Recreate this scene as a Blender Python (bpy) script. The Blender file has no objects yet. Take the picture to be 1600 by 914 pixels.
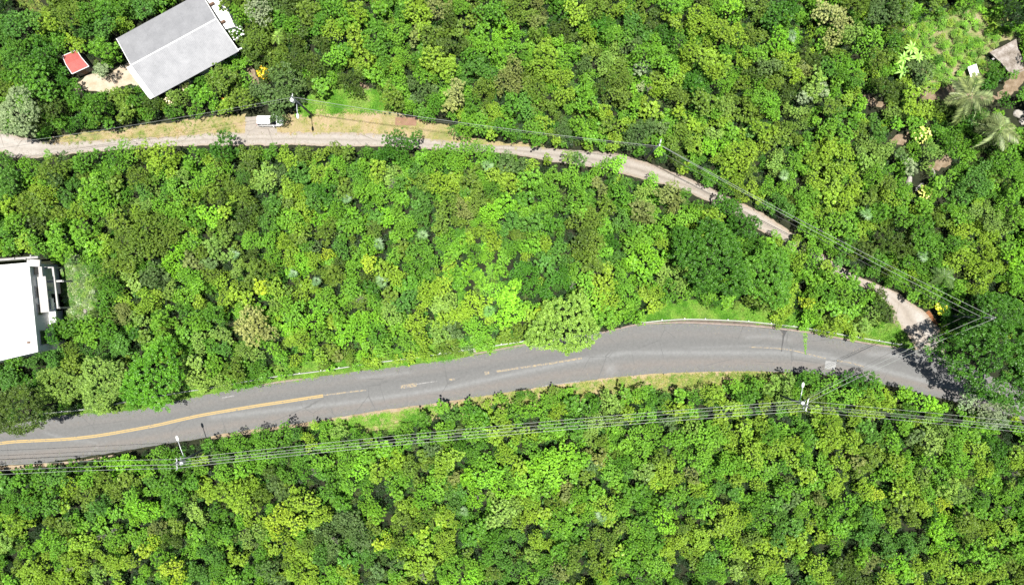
import bpy, bmesh, math, random
import numpy as np
from mathutils import Vector, Matrix, noise as mnoise
R = math.radians
S = bpy.context.scene
COL = S.collection
D = 107.0                                   # height of the camera above the road
# ------------------------------------------------------------------ camera
cam = bpy.data.cameras.new("camera"); camo = bpy.data.objects.new("camera", cam); COL.objects.link(camo)
camo.location = (0, 0, D); camo.rotation_euler = (0, 0, 0)
cam.sensor_width = 36; cam.lens = 36*D/160.0; cam.clip_end = 6000; cam.clip_start = 1
S.camera = camo
# ------------------------------------------------------------------ light
SUN_DIR = Vector((0.035, -0.02, 1)).normalized()          # towards the sun, almost overhead
W = bpy.data.worlds.new("World"); S.world = W; W.use_nodes = True
wn = W.node_tree.nodes; sky = wn.new('ShaderNodeTexSky'); sky.sky_type = 'NISHITA'; sky.sun_disc = False
sky.sun_elevation = math.asin(SUN_DIR.z); sky.sun_rotation = math.atan2(SUN_DIR.x, SUN_DIR.y)
W.node_tree.links.new(sky.outputs[0], wn['Background'].inputs[0]); wn['Background'].inputs[1].default_value = 0.05
sl = bpy.data.lights.new("sun", 'SUN'); sl.energy = 5.0; sl.angle = R(0.5); sl.color = (1, 0.965, 0.91)
so = bpy.data.objects.new("sun", sl); COL.objects.link(so); so.location = (0, 0, 60)
so.rotation_euler = SUN_DIR.to_track_quat('Z', 'Y').to_euler()
S.view_settings.view_transform = 'Standard'; S.view_settings.look = 'None'
S.view_settings.exposure = 1.0; S.view_settings.gamma = 1.0; S.view_settings.use_curve_mapping = False
S.cycles.max_bounces = 6; S.cycles.diffuse_bounces = 2; S.cycles.transmission_bounces = 4
EXPK = 2.5                                  # picture brightness of a flat lit surface per unit of albedo

rng = np.random.default_rng(7); random.seed(7)
def P(px, py, z=0.0):                       # photograph pixel -> point of the place at height z
    k = (D - z)/D/10.0
    return Vector(((px-800)*k, (457-py)*k, z))
def s2l(c): return tuple(((v/255)/12.92 if v/255 <= .04045 else ((v/255+.055)/1.055)**2.4) for v in c)
def alb(r, g, b, k=EXPK): return tuple(min(.85, v/k) for v in s2l((r, g, b)))
# ------------------------------------------------------------------ tagging
def tag(o, label=None, cat=None, group=None, kind=None):
    if label: o['label'] = label
    if cat: o['category'] = cat
    if group: o['group'] = group
    if kind: o['kind'] = kind
    return o
def empty(name, loc=(0, 0, 0), rz=0.0):
    o = bpy.data.objects.new(name, None); COL.objects.link(o); o.location = loc; o.rotation_euler = (0, 0, rz)
    o.empty_display_size = .3; return o
def link(name, me, parent=None, mat=None):
    o = bpy.data.objects.new(name, me); COL.objects.link(o)
    if parent: o.parent = parent
    if mat and not me.materials: me.materials.append(mat)
    return o
# ------------------------------------------------------------------ materials
def newmat(name):
    m = bpy.data.materials.new(name); m.use_nodes = True
    return m, m.node_tree.nodes, m.node_tree.links, m.node_tree.nodes['Principled BSDF']
def noise_mat(name, cols, scale=1.0, rough=.9, bump=.0, detail=8, coords='Object', spec=.3, fine=None, metal=0.0, dist=.0):
    m, N, L, b = newmat(name)
    tc = N.new('ShaderNodeTexCoord'); nz = N.new('ShaderNodeTexNoise')
    nz.inputs['Scale'].default_value = scale; nz.inputs['Detail'].default_value = detail; nz.inputs['Roughness'].default_value = .65
    nz.inputs['Distortion'].default_value = dist
    L.new(tc.outputs[coords], nz.inputs['Vector'])
    cr = N.new('ShaderNodeValToRGB'); L.new(nz.outputs['Fac'], cr.inputs[0])
    el = cr.color_ramp.elements
    for i, (p, c) in enumerate(cols):
        e = el[i] if i < 2 else el.new(p)
        e.position = p; e.color = (*c, 1)
    out = cr.outputs[0]
    if fine:
        n2 = N.new('ShaderNodeTexNoise'); n2.inputs['Scale'].default_value = fine[0]; n2.inputs['Detail'].default_value = 4
        L.new(tc.outputs[coords], n2.inputs['Vector'])
        mr = N.new('ShaderNodeMapRange'); mr.inputs[1].default_value = .25; mr.inputs[2].default_value = .75
        mr.inputs[3].default_value = 1-fine[1]; mr.inputs[4].default_value = 1+fine[1]; L.new(n2.outputs['Fac'], mr.inputs[0])
        mx = N.new('ShaderNodeMixRGB'); mx.blend_type = 'MULTIPLY'; mx.inputs[0].default_value = 1
        L.new(out, mx.inputs[1]); L.new(mr.outputs[0], mx.inputs[2]); out = mx.outputs[0]
        nzb = n2
    else: nzb = nz
    L.new(out, b.inputs['Base Color'])
    b.inputs['Roughness'].default_value = rough; b.inputs['Specular IOR Level'].default_value = spec; b.inputs['Metallic'].default_value = metal
    if bump:
        bp = N.new('ShaderNodeBump'); bp.inputs['Strength'].default_value = bump; bp.inputs['Distance'].default_value = .03
        L.new(nzb.outputs['Fac'], bp.inputs['Height']); L.new(bp.outputs[0], b.inputs['Normal'])
    return m
def plain(name, c, rough=.6, var=.12, scale=6, metal=0, spec=.4):
    return noise_mat(name, [(.3, tuple(v*(1-var) for v in c)), (.7, tuple(min(.9, v*(1+var)) for v in c))], scale, rough, 0, 4, 'Object', spec, metal=metal)
def leaf_mat(name, trans=.13, rough=.45, var=.55):
    m, N, L, b = newmat(name)
    at = N.new('ShaderNodeAttribute'); at.attribute_type = 'INSTANCER'; at.attribute_name = 'tint'
    tn = N.new('ShaderNodeAttribute'); tn.attribute_type = 'GEOMETRY'; tn.attribute_name = 'tone'
    mr = N.new('ShaderNodeMapRange'); mr.inputs[3].default_value = 1-var; mr.inputs[4].default_value = 1+var; L.new(tn.outputs['Fac'], mr.inputs[0])
    mx = N.new('ShaderNodeMixRGB'); mx.blend_type = 'MULTIPLY'; mx.inputs[0].default_value = 1
    L.new(at.outputs['Color'], mx.inputs[1]); L.new(mr.outputs[0], mx.inputs[2])
    hs = N.new('ShaderNodeHueSaturation'); hr = N.new('ShaderNodeMapRange'); hr.inputs[3].default_value = .512; hr.inputs[4].default_value = .492
    L.new(tn.outputs['Fac'], hr.inputs[0]); L.new(hr.outputs[0], hs.inputs['Hue']); L.new(mx.outputs[0], hs.inputs['Color'])
    L.new(hs.outputs[0], b.inputs['Base Color']); b.inputs['Roughness'].default_value = rough; b.inputs['Specular IOR Level'].default_value = .3
    tr = N.new('ShaderNodeBsdfTranslucent'); ty = N.new('ShaderNodeMixRGB'); ty.blend_type = 'MULTIPLY'; ty.inputs[0].default_value = 1
    ty.inputs[2].default_value = (1.0, 1.2, .6, 1); L.new(hs.outputs[0], ty.inputs[1]); L.new(ty.outputs[0], tr.inputs['Color'])
    ms = N.new('ShaderNodeMixShader'); ms.inputs[0].default_value = trans
    L.new(b.outputs[0], ms.inputs[1]); L.new(tr.outputs[0], ms.inputs[2])
    L.new(ms.outputs[0], N['Material Output'].inputs['Surface'])
    return m
M = {}
M['leaf'] = leaf_mat('foliage')
M['grass'] = leaf_mat('grass_blades', .2, .6, .3)
M['bark'] = noise_mat('bark', [(.3, (.03, .025, .018)), (.7, (.09, .075, .06))], 9, .9, .3)
M['deadwood'] = noise_mat('dead_wood', [(.3, (.16, .14, .12)), (.7, (.30, .27, .24))], 8, .9, .2)
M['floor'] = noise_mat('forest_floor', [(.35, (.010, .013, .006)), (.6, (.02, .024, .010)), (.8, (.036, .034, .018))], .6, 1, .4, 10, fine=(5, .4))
M['turf'] = noise_mat('turf', [(.35, alb(96, 140, 48)), (.55, alb(125, 165, 62)), (.75, alb(160, 178, 96))], .55, 1, .5, 10, fine=(6, .35))
M['drygrass'] = noise_mat('dry_grass', [(.34, alb(140, 160, 80)), (.44, alb(190, 182, 122)), (.56, alb(216, 194, 150)), (.7, alb(224, 196, 166))], .28, 1, .5, 10, fine=(7, .3), dist=.6)
M['soil'] = noise_mat('sandy_soil', [(.35, alb(186, 162, 130)), (.55, alb(212, 190, 158)), (.75, alb(228, 212, 184))], .8, 1, .4, 8, fine=(9, .2))
M['earth'] = noise_mat('bare_earth', [(.35, alb(150, 130, 102)), (.55, alb(184, 162, 134)), (.75, alb(206, 192, 170))], 1.2, 1, .5, 8, fine=(8, .3))
M['drive'] = noise_mat('pale_gravel', [(.35, alb(226, 202, 170)), (.55, alb(243, 226, 200)), (.75, alb(250, 238, 220))], 1.0, 1, .3, 8, fine=(10, .15))
M['steel'] = plain('galvanised_steel', (.45, .47, .47), .4, .1, 3, .3)
M['railsteel'] = plain('guardrail_steel', (.29, .31, .26), .45, .15, 2, .2)
M['wirem'] = plain('aluminium_cable', (.29, .31, .28), .4, .08, 1, .2)
M['wired'] = plain('black_cable', (.09, .09, .085), .6)
M['white'] = plain('white_paint', (.72, .72, .70), .5, .05, 2)
M['roofwhite'] = noise_mat('white_roof_coating', [(.3, (.66, .66, .64)), (.7, (.76, .76, .75))], .5, .7, 0, 6)
M['polewood'] = noise_mat('pole_timber', [(.3, (.06, .07, .075)), (.7, (.13, .14, .14))], 5, .85, .2)
M['insul'] = plain('porcelain', (.5, .5, .48), .3, .1)
M['concgrey'] = noise_mat('grey_concrete', [(.3, (.20, .195, .185)), (.7, (.33, .32, .305))], 1.2, .9, .2, fine=(9, .15))
M['conclight'] = noise_mat('pale_concrete', [(.3, (.30, .29, .28)), (.7, (.42, .41, .39))], .9, .9, .1, fine=(9, .12))
M['kerb'] = noise_mat('kerb_concrete', [(.3, alb(170, 150, 138)), (.7, alb(205, 188, 175))], 1.5, .9, .2, fine=(10, .2))
M['gutter'] = noise_mat('gutter_dirt', [(.3, alb(118, 108, 98)), (.55, alb(145, 134, 122)), (.75, alb(120, 135, 85))], 1.1, .95, .3, fine=(9, .25))
M['dark'] = plain('dark_glass', (.012, .014, .016), .12, .1, 2, 0, .5)
M['tyre'] = plain('tyre_rubber', (.02, .02, .02), .8)
M['redroof'] = noise_mat('red_metal_roof', [(.3, alb(228, 118, 110)), (.7, alb(240, 140, 132))], 1.5, .5, 0, 6)
M['brown'] = plain('brown_wood', (.12, .07, .045), .8)
M['brownslab'] = noise_mat('red_brown_slab', [(.3, alb(176, 138, 112)), (.7, alb(198, 158, 132))], 1.5, .95, .1, fine=(9, .15))
M['patch'] = noise_mat('pale_patch', [(.3, alb(192, 192, 190)), (.7, alb(208, 208, 206))], 1.5, .9, .1, fine=(12, .1))
M['stain'] = noise_mat('dark_wedge', [(.3, (.012, .012, .013)), (.7, (.03, .03, .03))], 3, .5, 0)
M['roofgrey'] = noise_mat('shaded_roof_sheet', [(.3, (.172, .174, .18)), (.7, (.228, .23, .236))], .6, .6, 0, 6, fine=(4, .05))  # upper slope: greyer tone paints its weaker light into the colour
M['rooflight'] = noise_mat('pale_roof_sheet', [(.3, (.2, .203, .21)), (.7, (.272, .274, .28))], .5, .6, 0, 6, fine=(4, .05))  # lower slope: paler tone paints the sun-facing side into the colour
M['ruinconc'] = noise_mat('stained_concrete', [(.32, alb(140, 128, 112)), (.5, alb(188, 176, 164)), (.68, alb(232, 224, 216))], .9, .95, .2, 8, fine=(7, .2))
M['whiterock'] = noise_mat('pale_stone', [(.3, alb(205, 195, 180)), (.7, alb(240, 235, 226))], 2, .9, .4)

# ------------------------------------------------------------------ mesh helpers
class MB:                                   # collects vertices and faces of one mesh
    def __init__(s): s.v = []; s.f = []; s.mi = []
    def add(s, v, f, mi=0):
        o = len(s.v); s.v += [tuple(p) for p in v]; s.f += [tuple(i+o for i in q) for q in f]; s.mi += [mi]*len(f)
    def box(s, c, d, rz=0, mi=0, tap=1.0):
        c = Vector(c); m = Matrix.Rotation(rz, 3, 'Z'); v = []
        for z in (-.5, .5):
            for x, y in ((-.5, -.5), (.5, -.5), (.5, .5), (-.5, .5)):
                t = tap if z > 0 else 1
                v.append(c + m @ Vector((x*d[0]*t, y*d[1]*t, z*d[2])))
        s.add(v, [(3, 2, 1, 0), (4, 5, 6, 7), (0, 1, 5, 4), (1, 2, 6, 5), (2, 3, 7, 6), (3, 0, 4, 7)], mi)
    def tube(s, pts, rad, n=6, mi=0, cap=True):
        pts = [Vector(p) for p in pts]; rr = rad if hasattr(rad, '__len__') else [rad]*len(pts); v = []; f = []
        for i, p in enumerate(pts):
            t = (pts[min(i+1, len(pts)-1)] - pts[max(i-1, 0)]).normalized()
            a = t.cross(Vector((0, 0, 1)) if abs(t.z) < .95 else Vector((1, 0, 0))).normalized(); b = t.cross(a)
            for k in range(n):
                an = 2*math.pi*k/n; v.append(p + (a*math.cos(an) + b*math.sin(an))*rr[i])
        for i in range(len(pts)-1):
            for k in range(n): f.append((i*n+k, i*n+(k+1) % n, (i+1)*n+(k+1) % n, (i+1)*n+k))
        if cap: f += [tuple(range(n-1, -1, -1)), tuple((len(pts)-1)*n+k for k in range(n))]
        s.add(v, f, mi)
    def ball(s, c, r, n=8, m=5, mi=0):
        r = Vector(r) if hasattr(r, '__len__') else Vector((r, r, r)); c = Vector(c); v = []; f = []
        for i in range(m+1):
            th = math.pi*i/m
            for k in range(n):
                ph = 2*math.pi*k/n
                v.append(c + Vector((r.x*math.sin(th)*math.cos(ph), r.y*math.sin(th)*math.sin(ph), r.z*math.cos(th))))
        for i in range(m):
            for k in range(n): f.append((i*n+k, (i+1)*n+k, (i+1)*n+(k+1) % n, i*n+(k+1) % n))
        s.add(v, f, mi)
    def mesh(s, name, mats, smooth=False):
        me = bpy.data.meshes.new(name); me.from_pydata(s.v, [], s.f)
        for m in (mats if isinstance(mats, (list, tuple)) else [mats]): me.materials.append(m)
        if any(s.mi): me.polygons.foreach_set('material_index', s.mi)
        if smooth: me.polygons.foreach_set('use_smooth', [True]*len(me.polygons))
        me.update(); return me
    def build(s, name, mats, parent=None, smooth=False): return link(name, s.mesh(name, mats, smooth), parent)
def densify(pts, step, closed=True):
    out = []; n = len(pts)
    for i in range(n if closed else n-1):
        a, b = Vector(pts[i]), Vector(pts[(i+1) % n]); k = max(1, int((b-a).length/step))
        out += [a.lerp(b, j/k) for j in range(k)]
    if not closed: out.append(Vector(pts[-1]))
    return out
def smooth_line(pts, n=8):                  # Catmull-Rom through the given points
    pts = [Vector(p) for p in pts]; out = []
    for i in range(len(pts)-1):
        p0, p1, p2, p3 = pts[max(i-1, 0)], pts[i], pts[i+1], pts[min(i+2, len(pts)-1)]
        for j in range(n):
            t = j/n
            out.append(.5*((2*p1)+(p2-p0)*t+(2*p0-5*p1+4*p2-p3)*t*t+(3*p1-p0-3*p2+p3)*t**3))
    out.append(pts[-1]); return out
def sheet(name, px, z, mat, jit=.25, step=.4, smooth=True, thick=0.0, parent=None):
    pts = densify([P(*p).xy.to_3d() for p in px], step)
    v = []
    for i, p in enumerate(pts):
        q = p*1.3
        v.append(p + Vector((mnoise.noise(q+Vector((3, 1, 5))), mnoise.noise(q+Vector((9, 7, 2))), 0))*jit*1.6
                 + Vector((mnoise.noise(q*3.1), mnoise.noise(q*3.1+Vector((5, 5, 5))), 0))*jit*.8)
    bm = bmesh.new(); vs = [bm.verts.new((p.x, p.y, z)) for p in v]; f = bm.faces.new(vs)
    if f.normal.z < 0: f.normal_flip()
    bm.normal_update()
    if bm.faces[:][0].normal.z < 0: bmesh.ops.reverse_faces(bm, faces=bm.faces[:])
    if thick:
        r = bmesh.ops.extrude_face_region(bm, geom=bm.faces[:]); bmesh.ops.translate(bm, verts=[e for e in r['geom'] if isinstance(e, bmesh.types.BMVert)], vec=(0, 0, thick))
    bmesh.ops.triangulate(bm, faces=bm.faces[:])
    me = bpy.data.meshes.new(name); bm.to_mesh(me); bm.free(); me.materials.append(mat)
    return link(name, me, parent)
def ribbon(name, line, w, z, mat, parent=None, h=0.0, wob=0.0):
    mb = MB(); pts = [Vector((p[0], p[1], 0)) for p in line]; v = []; f = []
    for i, p in enumerate(pts):
        t = (pts[min(i+1, len(pts)-1)]-pts[max(i-1, 0)]).normalized(); nn = Vector((-t.y, t.x, 0))
        ww = w[i] if hasattr(w, '__len__') else w
        if wob: ww *= 1+wob*mnoise.noise(p*1.7)
        v += [p-nn*ww/2+Vector((0, 0, z)), p+nn*ww/2+Vector((0, 0, z))]
        if h: v += [p-nn*ww/2+Vector((0, 0, z+h)), p+nn*ww/2+Vector((0, 0, z+h))]
    n = len(pts)
    for i in range(n-1):
        if h:
            a, b = i*4, i*4+4
            f += [(a+2, b+2, b+3, a+3), (a, b, b+2, a+2), (a+1, a+3, b+3, b+1)]
        else: f.append((i*2, i*2+2, i*2+3, i*2+1))
    if h: f += [(0, 2, 3, 1), (4*n-4, 4*n-3, 4*n-1, 4*n-2)]
    mb.add(v, f); return mb.build(name, mat, parent)

# ------------------------------------------------------------------ ground, road, lane
gm = MB(); gm.add([(-2000, -2000, 0), (2000, -2000, 0), (2000, 2000, 0), (-2000, 2000, 0)], [(0, 1, 2, 3)])
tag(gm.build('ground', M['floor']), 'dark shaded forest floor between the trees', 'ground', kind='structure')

UP = [(-150, 700), (-60, 682), (0, 668), (100, 648.5), (206, 641), (295, 622), (410, 601), (528, 584), (700, 562), (821, 539), (905, 524), (962, 515), (998, 508), (1077, 505.5), (1150, 509), (1200, 513), (1264, 521), (1356, 538), (1428, 546), (1475, 553), (1530, 580), (1600, 608), (1700, 650)]
LO = [(-150, 752), (-60, 736), (0, 727), (70, 722), (170, 708), (200, 703), (315, 684.5), (486, 659), (555, 648), (676, 631), (745, 620), (821, 608), (906, 596), (978, 587.5), (1060, 582), (1150, 580), (1215, 581), (1297, 586), (1380, 600), (1448, 617), (1520, 634), (1600, 656), (1700, 700)]
def resample(line, n):
    pts = smooth_line([P(*p) for p in line], 10); d = [0]
    for a, b in zip(pts, pts[1:]): d.append(d[-1]+(b-a).length)
    out = []; j = 0
    for i in range(n):
        t = d[-1]*i/(n-1)
        while j < len(d)-2 and d[j+1] < t: j += 1
        out.append(pts[j].lerp(pts[j+1], (t-d[j])/max(1e-6, d[j+1]-d[j])))
    return out
def surface_between(name, A, B, n, m, z, mat, jit=.0, attr=None):
    a, b = resample(A, n), resample(B, n); V = np.zeros((n, m, 3)); UV = np.zeros((n, m, 2))
    for i in range(n):
        ja = mnoise.noise(a[i]*.9)*jit + mnoise.noise(a[i]*3.3)*jit*.7; jb = mnoise.noise(b[i]*.9)*jit + mnoise.noise(b[i]*3.3)*jit*.7
        c = (b[i]-a[i]).normalized(); p, q = a[i]+c*ja, b[i]+c*jb
        for j in range(m):
            w = p.lerp(q, j/(m-1)); V[i, j] = (w.x, w.y, z); UV[i, j] = (i/(n-1)*160, j/(m-1))
    idx = np.arange(n*m).reshape(n, m)
    f = np.stack([idx[:-1, :-1], idx[:-1, 1:], idx[1:, 1:], idx[1:, :-1]], -1).reshape(-1, 4)
    me = bpy.data.meshes.new(name); me.from_pydata(V.reshape(-1, 3).tolist(), [], f.tolist()); me.materials.append(mat)
    me.update()
    if me.polygons[0].normal.z < 0: me.flip_normals()
    if attr:
        for k, fn in attr.items():
            at = me.attributes.new(k, 'FLOAT', 'POINT'); at.data.foreach_set('value', fn(V.reshape(-1, 3), UV.reshape(-1, 2)).astype(np.float32))
    return link(name, me)
def dist_line(V, px):
    pts = np.array([P(*p)[:2] for p in px]); d = np.full(len(V), 1e9)
    for a, b in zip(pts, pts[1:]):
        ab = b-a; t = np.clip(((V[:, :2]-a)@ab)/(ab@ab), 0, 1); d = np.minimum(d, np.linalg.norm(V[:, :2]-(a+t[:, None]*ab), axis=1))
    return d
def spot(V, px, py, r): return np.exp(-((np.linalg.norm(V[:, :2]-np.array(P(px, py)[:2]), axis=1)/r)**2))
def a_pale(V, UV):                          # polished, paler worn asphalt
    o = .75*np.exp(-(dist_line(V, [(330, 652), (430, 641), (560, 627), (700, 606), (800, 585), (890, 566), (978, 551), (1150, 551), (1220, 551), (1297, 559), (1360, 573), (1428, 591), (1500, 609), (1600, 640)])/.36)**2)
    o += .55*np.exp(-(dist_line(V, [(560, 590), (600, 586), (640, 582)])/.3)**2) + .5*np.exp(-(dist_line(V, [(1165, 527), (1200, 525), (1235, 531)])/.3)**2)
    o += .7*np.exp(-(dist_line(V, [(1358, 553), (1390, 554), (1440, 561)])/.45)**2) + .7*spot(V, 955, 577, 1.0) + .45*np.exp(-(dist_line(V, [(70, 676), (110, 687), (150, 692)])/.25)**2)
    o += .35*np.exp(-(dist_line(V, [(1080, 543), (1190, 540), (1300, 553)])/.2)**2)
    o += .8*np.exp(-(dist_line(V, [(133, 717), (145, 703), (165, 690)])/.14)**2)*(.5+.5*np.sin(V[:, 0]*9))
    return o
def a_warm(V, UV): return np.exp(-((UV[:, 1]-.80)/.1)**2)*.8 + np.exp(-((UV[:, 1]-.22)/.09)**2)*.35
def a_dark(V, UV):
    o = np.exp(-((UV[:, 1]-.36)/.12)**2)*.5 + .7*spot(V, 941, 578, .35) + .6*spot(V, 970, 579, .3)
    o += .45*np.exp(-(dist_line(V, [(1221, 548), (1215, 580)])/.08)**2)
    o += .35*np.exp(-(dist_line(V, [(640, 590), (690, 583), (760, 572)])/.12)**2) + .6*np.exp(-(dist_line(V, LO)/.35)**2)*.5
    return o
def asphalt(name, base, pale, warm, dark, edge):
    m, N, L, b = newmat(name)
    def at(n): a = N.new('ShaderNodeAttribute'); a.attribute_name = n; return a.outputs['Fac']
    tc = N.new('ShaderNodeTexCoord')
    def nz(sc, det=6, rough=.6):
        n = N.new('ShaderNodeTexNoise'); n.inputs['Scale'].default_value = sc; n.inputs['Detail'].default_value = det; n.inputs['Roughness'].default_value = rough
        L.new(tc.outputs['Object'], n.inputs['Vector']); return n.outputs['Fac']
    def mul(a, b_): x = N.new('ShaderNodeMath'); x.operation = 'MULTIPLY'; L.new(a, x.inputs[0]); (L.new(b_, x.inputs[1]) if not isinstance(b_, float) else setattr(x.inputs[1], 'default_value', b_)); x.use_clamp = True; return x.outputs[0]
    def rng_(a, lo, hi, o0, o1): x = N.new('ShaderNodeMapRange'); L.new(a, x.inputs[0]); x.inputs[1].default_value = lo; x.inputs[2].default_value = hi; x.inputs[3].default_value = o0; x.inputs[4].default_value = o1; return x.outputs[0]
    def mix(c, col, f):
        x = N.new('ShaderNodeMixRGB'); L.new(f, x.inputs[0])
        (L.new(c, x.inputs[1]) if not isinstance(c, tuple) else setattr(x.inputs[1], 'default_value', (*c, 1))); x.inputs[2].default_value = (*col, 1); return x.outputs[0]
    br = rng_(nz(.9, 8), .3, .7, .55, 1.15)
    c = mix(base, warm, mul(at('warm'), br)); c = mix(c, dark, mul(at('dark'), br)); c = mix(c, pale, mul(at('pale'), br))
    vo = N.new('ShaderNodeTexVoronoi'); vo.feature = 'DISTANCE_TO_EDGE'; vo.inputs['Scale'].default_value = .22; 
    wp = N.new('ShaderNodeMixRGB'); wp.inputs[0].default_value = .08; nn = N.new('ShaderNodeTexNoise'); nn.inputs['Scale'].default_value = 1.2
    L.new(tc.outputs['Object'], nn.inputs['Vector']); L.new(tc.outputs['Object'], wp.inputs[1]); L.new(nn.outputs['Color'], wp.inputs[2]); L.new(wp.outputs[0], vo.inputs['Vector'])
    ck = rng_(vo.outputs['Distance'], .004, .014, .9, 0.0); ck = mul(ck, rng_(nz(.12, 2), .46, .56, 0, 1)); c = mix(c, dark, ck)
    g = N.new('ShaderNodeMixRGB'); g.blend_type = 'MULTIPLY'; g.inputs[0].default_value = 1; L.new(c, g.inputs[1]); L.new(rng_(nz(2.2, 9, .75), .3, .7, .86, 1.13), g.inputs[2])
    g2 = N.new('ShaderNodeMixRGB'); g2.blend_type = 'MULTIPLY'; g2.inputs[0].default_value = 1; L.new(g.outputs[0], g2.inputs[1]); L.new(rng_(nz(14, 3, .8), .3, .7, .88, 1.12), g2.inputs[2])
    L.new(g2.outputs[0], b.inputs['Base Color']); b.inputs['Roughness'].default_value = .9; b.inputs['Specular IOR Level'].default_value = .25
    bp = N.new('ShaderNodeBump'); bp.inputs['Strength'].default_value = .35; bp.inputs['Distance'].default_value = .02; L.new(nz(25, 3), bp.inputs['Height']); L.new(bp.outputs[0], b.inputs['Normal'])
    return m
M['asphalt'] = asphalt('asphalt', alb(150, 150, 148), alb(176, 177, 176), alb(162, 154, 147), alb(136, 136, 134), .1)
M['laneconc'] = asphalt('lane_concrete', alb(206, 196, 184), alb(228, 220, 210), alb(204, 182, 156), alb(170, 160, 148), .1)
tag(surface_between('road', UP, LO, 520, 44, .020, M['asphalt'], .10, {'pale': a_pale, 'warm': a_warm, 'dark': a_dark}),
    'two-lane grey asphalt road curving through the woods', 'road', kind='structure')
LU = [(-150, 195), (-60, 202), (0, 205), (30, 214), (64, 219), (96, 222), (140, 220), (180, 217), (260, 214), (320, 209), (382, 207), (432, 207), (520, 206.6), (586, 209), (654, 216), (708, 221), (770, 227), (820, 229), (896, 235), (954, 239), (1008, 253), (1052, 269), (1100, 289), (1131, 304), (1160, 318), (1190, 332), (1225, 355), (1290, 400), (1338, 430), (1376, 446), (1400, 456), (1418, 470), (1438, 482), (1452, 494), (1464, 506), (1474, 530), (1480, 560)]
LL = [(-150, 250), (-60, 242), (0, 240), (26, 247), (56, 247), (112, 241), (168, 236), (230, 231), (300, 228), (372, 228), (440, 227), (520, 229), (586, 229), (654, 232), (700, 236), (796, 241), (862, 253), (940, 264), (1000, 279), (1056, 294), (1100, 312), (1130, 330), (1160, 345), (1190, 362), (1212, 374), (1270, 415), (1330, 440), (1354, 452), (1380, 468), (1392, 482), (1396, 504), (1420, 526), (1428, 540), (1436, 560)]
def l_pale(V, UV): return .6*np.exp(-((UV[:, 1]-.3)/.14)**2) + .5*np.exp(-((UV[:, 1]-.75)/.12)**2) + 1.2*np.exp(-(dist_line(V, [(1436, 495), (1442, 508), (1450, 518)])/.7)**2) + .9*spot(V, 1385, 465, .8) + .6*np.exp(-(dist_line(V, [(0, 222), (50, 232)])/1.2)**2)
def l_warm(V, UV): return np.exp(-(UV[:, 1]/.12)**2)*.7 + np.exp(-((1-UV[:, 1])/.12)**2)*.7 + .3*(V[:, 0] > 15)
def l_dark(V, UV): return .5*np.exp(-((UV[:, 1]-.52)/.05)**2) + .35*((V[:, 0] > -12) & (V[:, 0] < 36))
tag(surface_between('lane', LU, LL, 420, 16, .012, M['laneconc'], .22, {'pale': l_pale, 'warm': l_warm, 'dark': l_dark}),
    'narrow pale concrete lane winding above the asphalt road', 'lane', kind='structure')
def st(o, label, cat): return tag(o, label, cat, kind='structure')
# verges and bare ground, each a sheet a few mm above the one below
vr1 = [(60, 224), (92, 213), (140, 207), (200, 201), (240, 195), (320, 183), (384, 179), (384, 212), (320, 213), (260, 218), (180, 222), (100, 227)]
vr2 = [(430, 181), (470, 176), (520, 170), (600, 171), (650, 186), (705, 198), (730, 215), (790, 224), (850, 226), (850, 236), (770, 232), (700, 226), (650, 221), (586, 214), (520, 211), (430, 211)]
slope = [(462, 182), (470, 165), (490, 146), (520, 128), (550, 138), (585, 142), (612, 158), (625, 172), (560, 176), (500, 178)]
st(sheet('slope', slope, .004, M['turf'], .4), 'green grassy slope above the lane verge', 'slope')
st(sheet('verge', vr1, .006, M['drygrass'], .3), 'dry grassy verge between the lane and the house trees', 'verge')
st(sheet('verge', vr2, .008, M['drygrass'], .3), 'tan dry-grass verge around the red-brown slab', 'verge')
st(sheet('parking_apron', [(383, 183), (432, 181), (433, 212), (383, 212)], .016, M['laneconc'], .06), 'pale concrete parking apron beside the lane', 'apron')
st(sheet('driveway', [(112, 140), (128, 122), (150, 114), (168, 118), (188, 104), (208, 98), (222, 110), (240, 150), (222, 142), (205, 132), (190, 136), (170, 146), (140, 142)], .006, M['drive'], .2), 'cream gravel driveway between shed and house', 'driveway')
st(sheet('bank', [(990, 512), (1003, 502), (1022, 478), (1100, 470), (1190, 478), (1290, 500), (1400, 506), (1428, 546), (1356, 536), (1264, 519), (1150, 506), (1077, 503)], .005, M['turf'], .2), 'green roadside bank behind the curved guardrail', 'bank')
st(sheet('bank', [(40, 662), (100, 640), (206, 625), (295, 600), (410, 575), (528, 556), (650, 540), (740, 528), (830, 520), (850, 536), (821, 541), (700, 564), (528, 586), (410, 603), (295, 624), (206, 643), (100, 652), (40, 664)], .005, M['turf'], .25), 'green roadside strip along the straight guardrail', 'bank')
st(sheet('bank', [(480, 659), (555, 647), (676, 630), (745, 619), (821, 607), (906, 594), (978, 586), (1060, 580), (1150, 578), (1230, 582), (1240, 600), (1100, 612), (1000, 620), (880, 628), (780, 645), (690, 655), (640, 672), (560, 680), (500, 672)], .005, M['drygrass'], .25), 'tan and green grass strip along the lower road edge', 'bank')
st(sheet('clearing', [(1405, 40), (1470, 10), (1548, 0), (1570, 30), (1585, 56), (1565, 70), (1545, 84), (1550, 112), (1500, 132), (1455, 144), (1430, 134), (1445, 90), (1420, 70)], .0045, noise_mat('clearing_ground', [(.34, alb(110, 148, 62)), (.45, alb(146, 172, 88)), (.56, alb(186, 178, 128)), (.72, alb(214, 200, 170))], .5, 1, .5, 9, fine=(6, .3)), .6), 'light weedy ground of the small clearing below the picture top', 'clearing')
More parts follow.
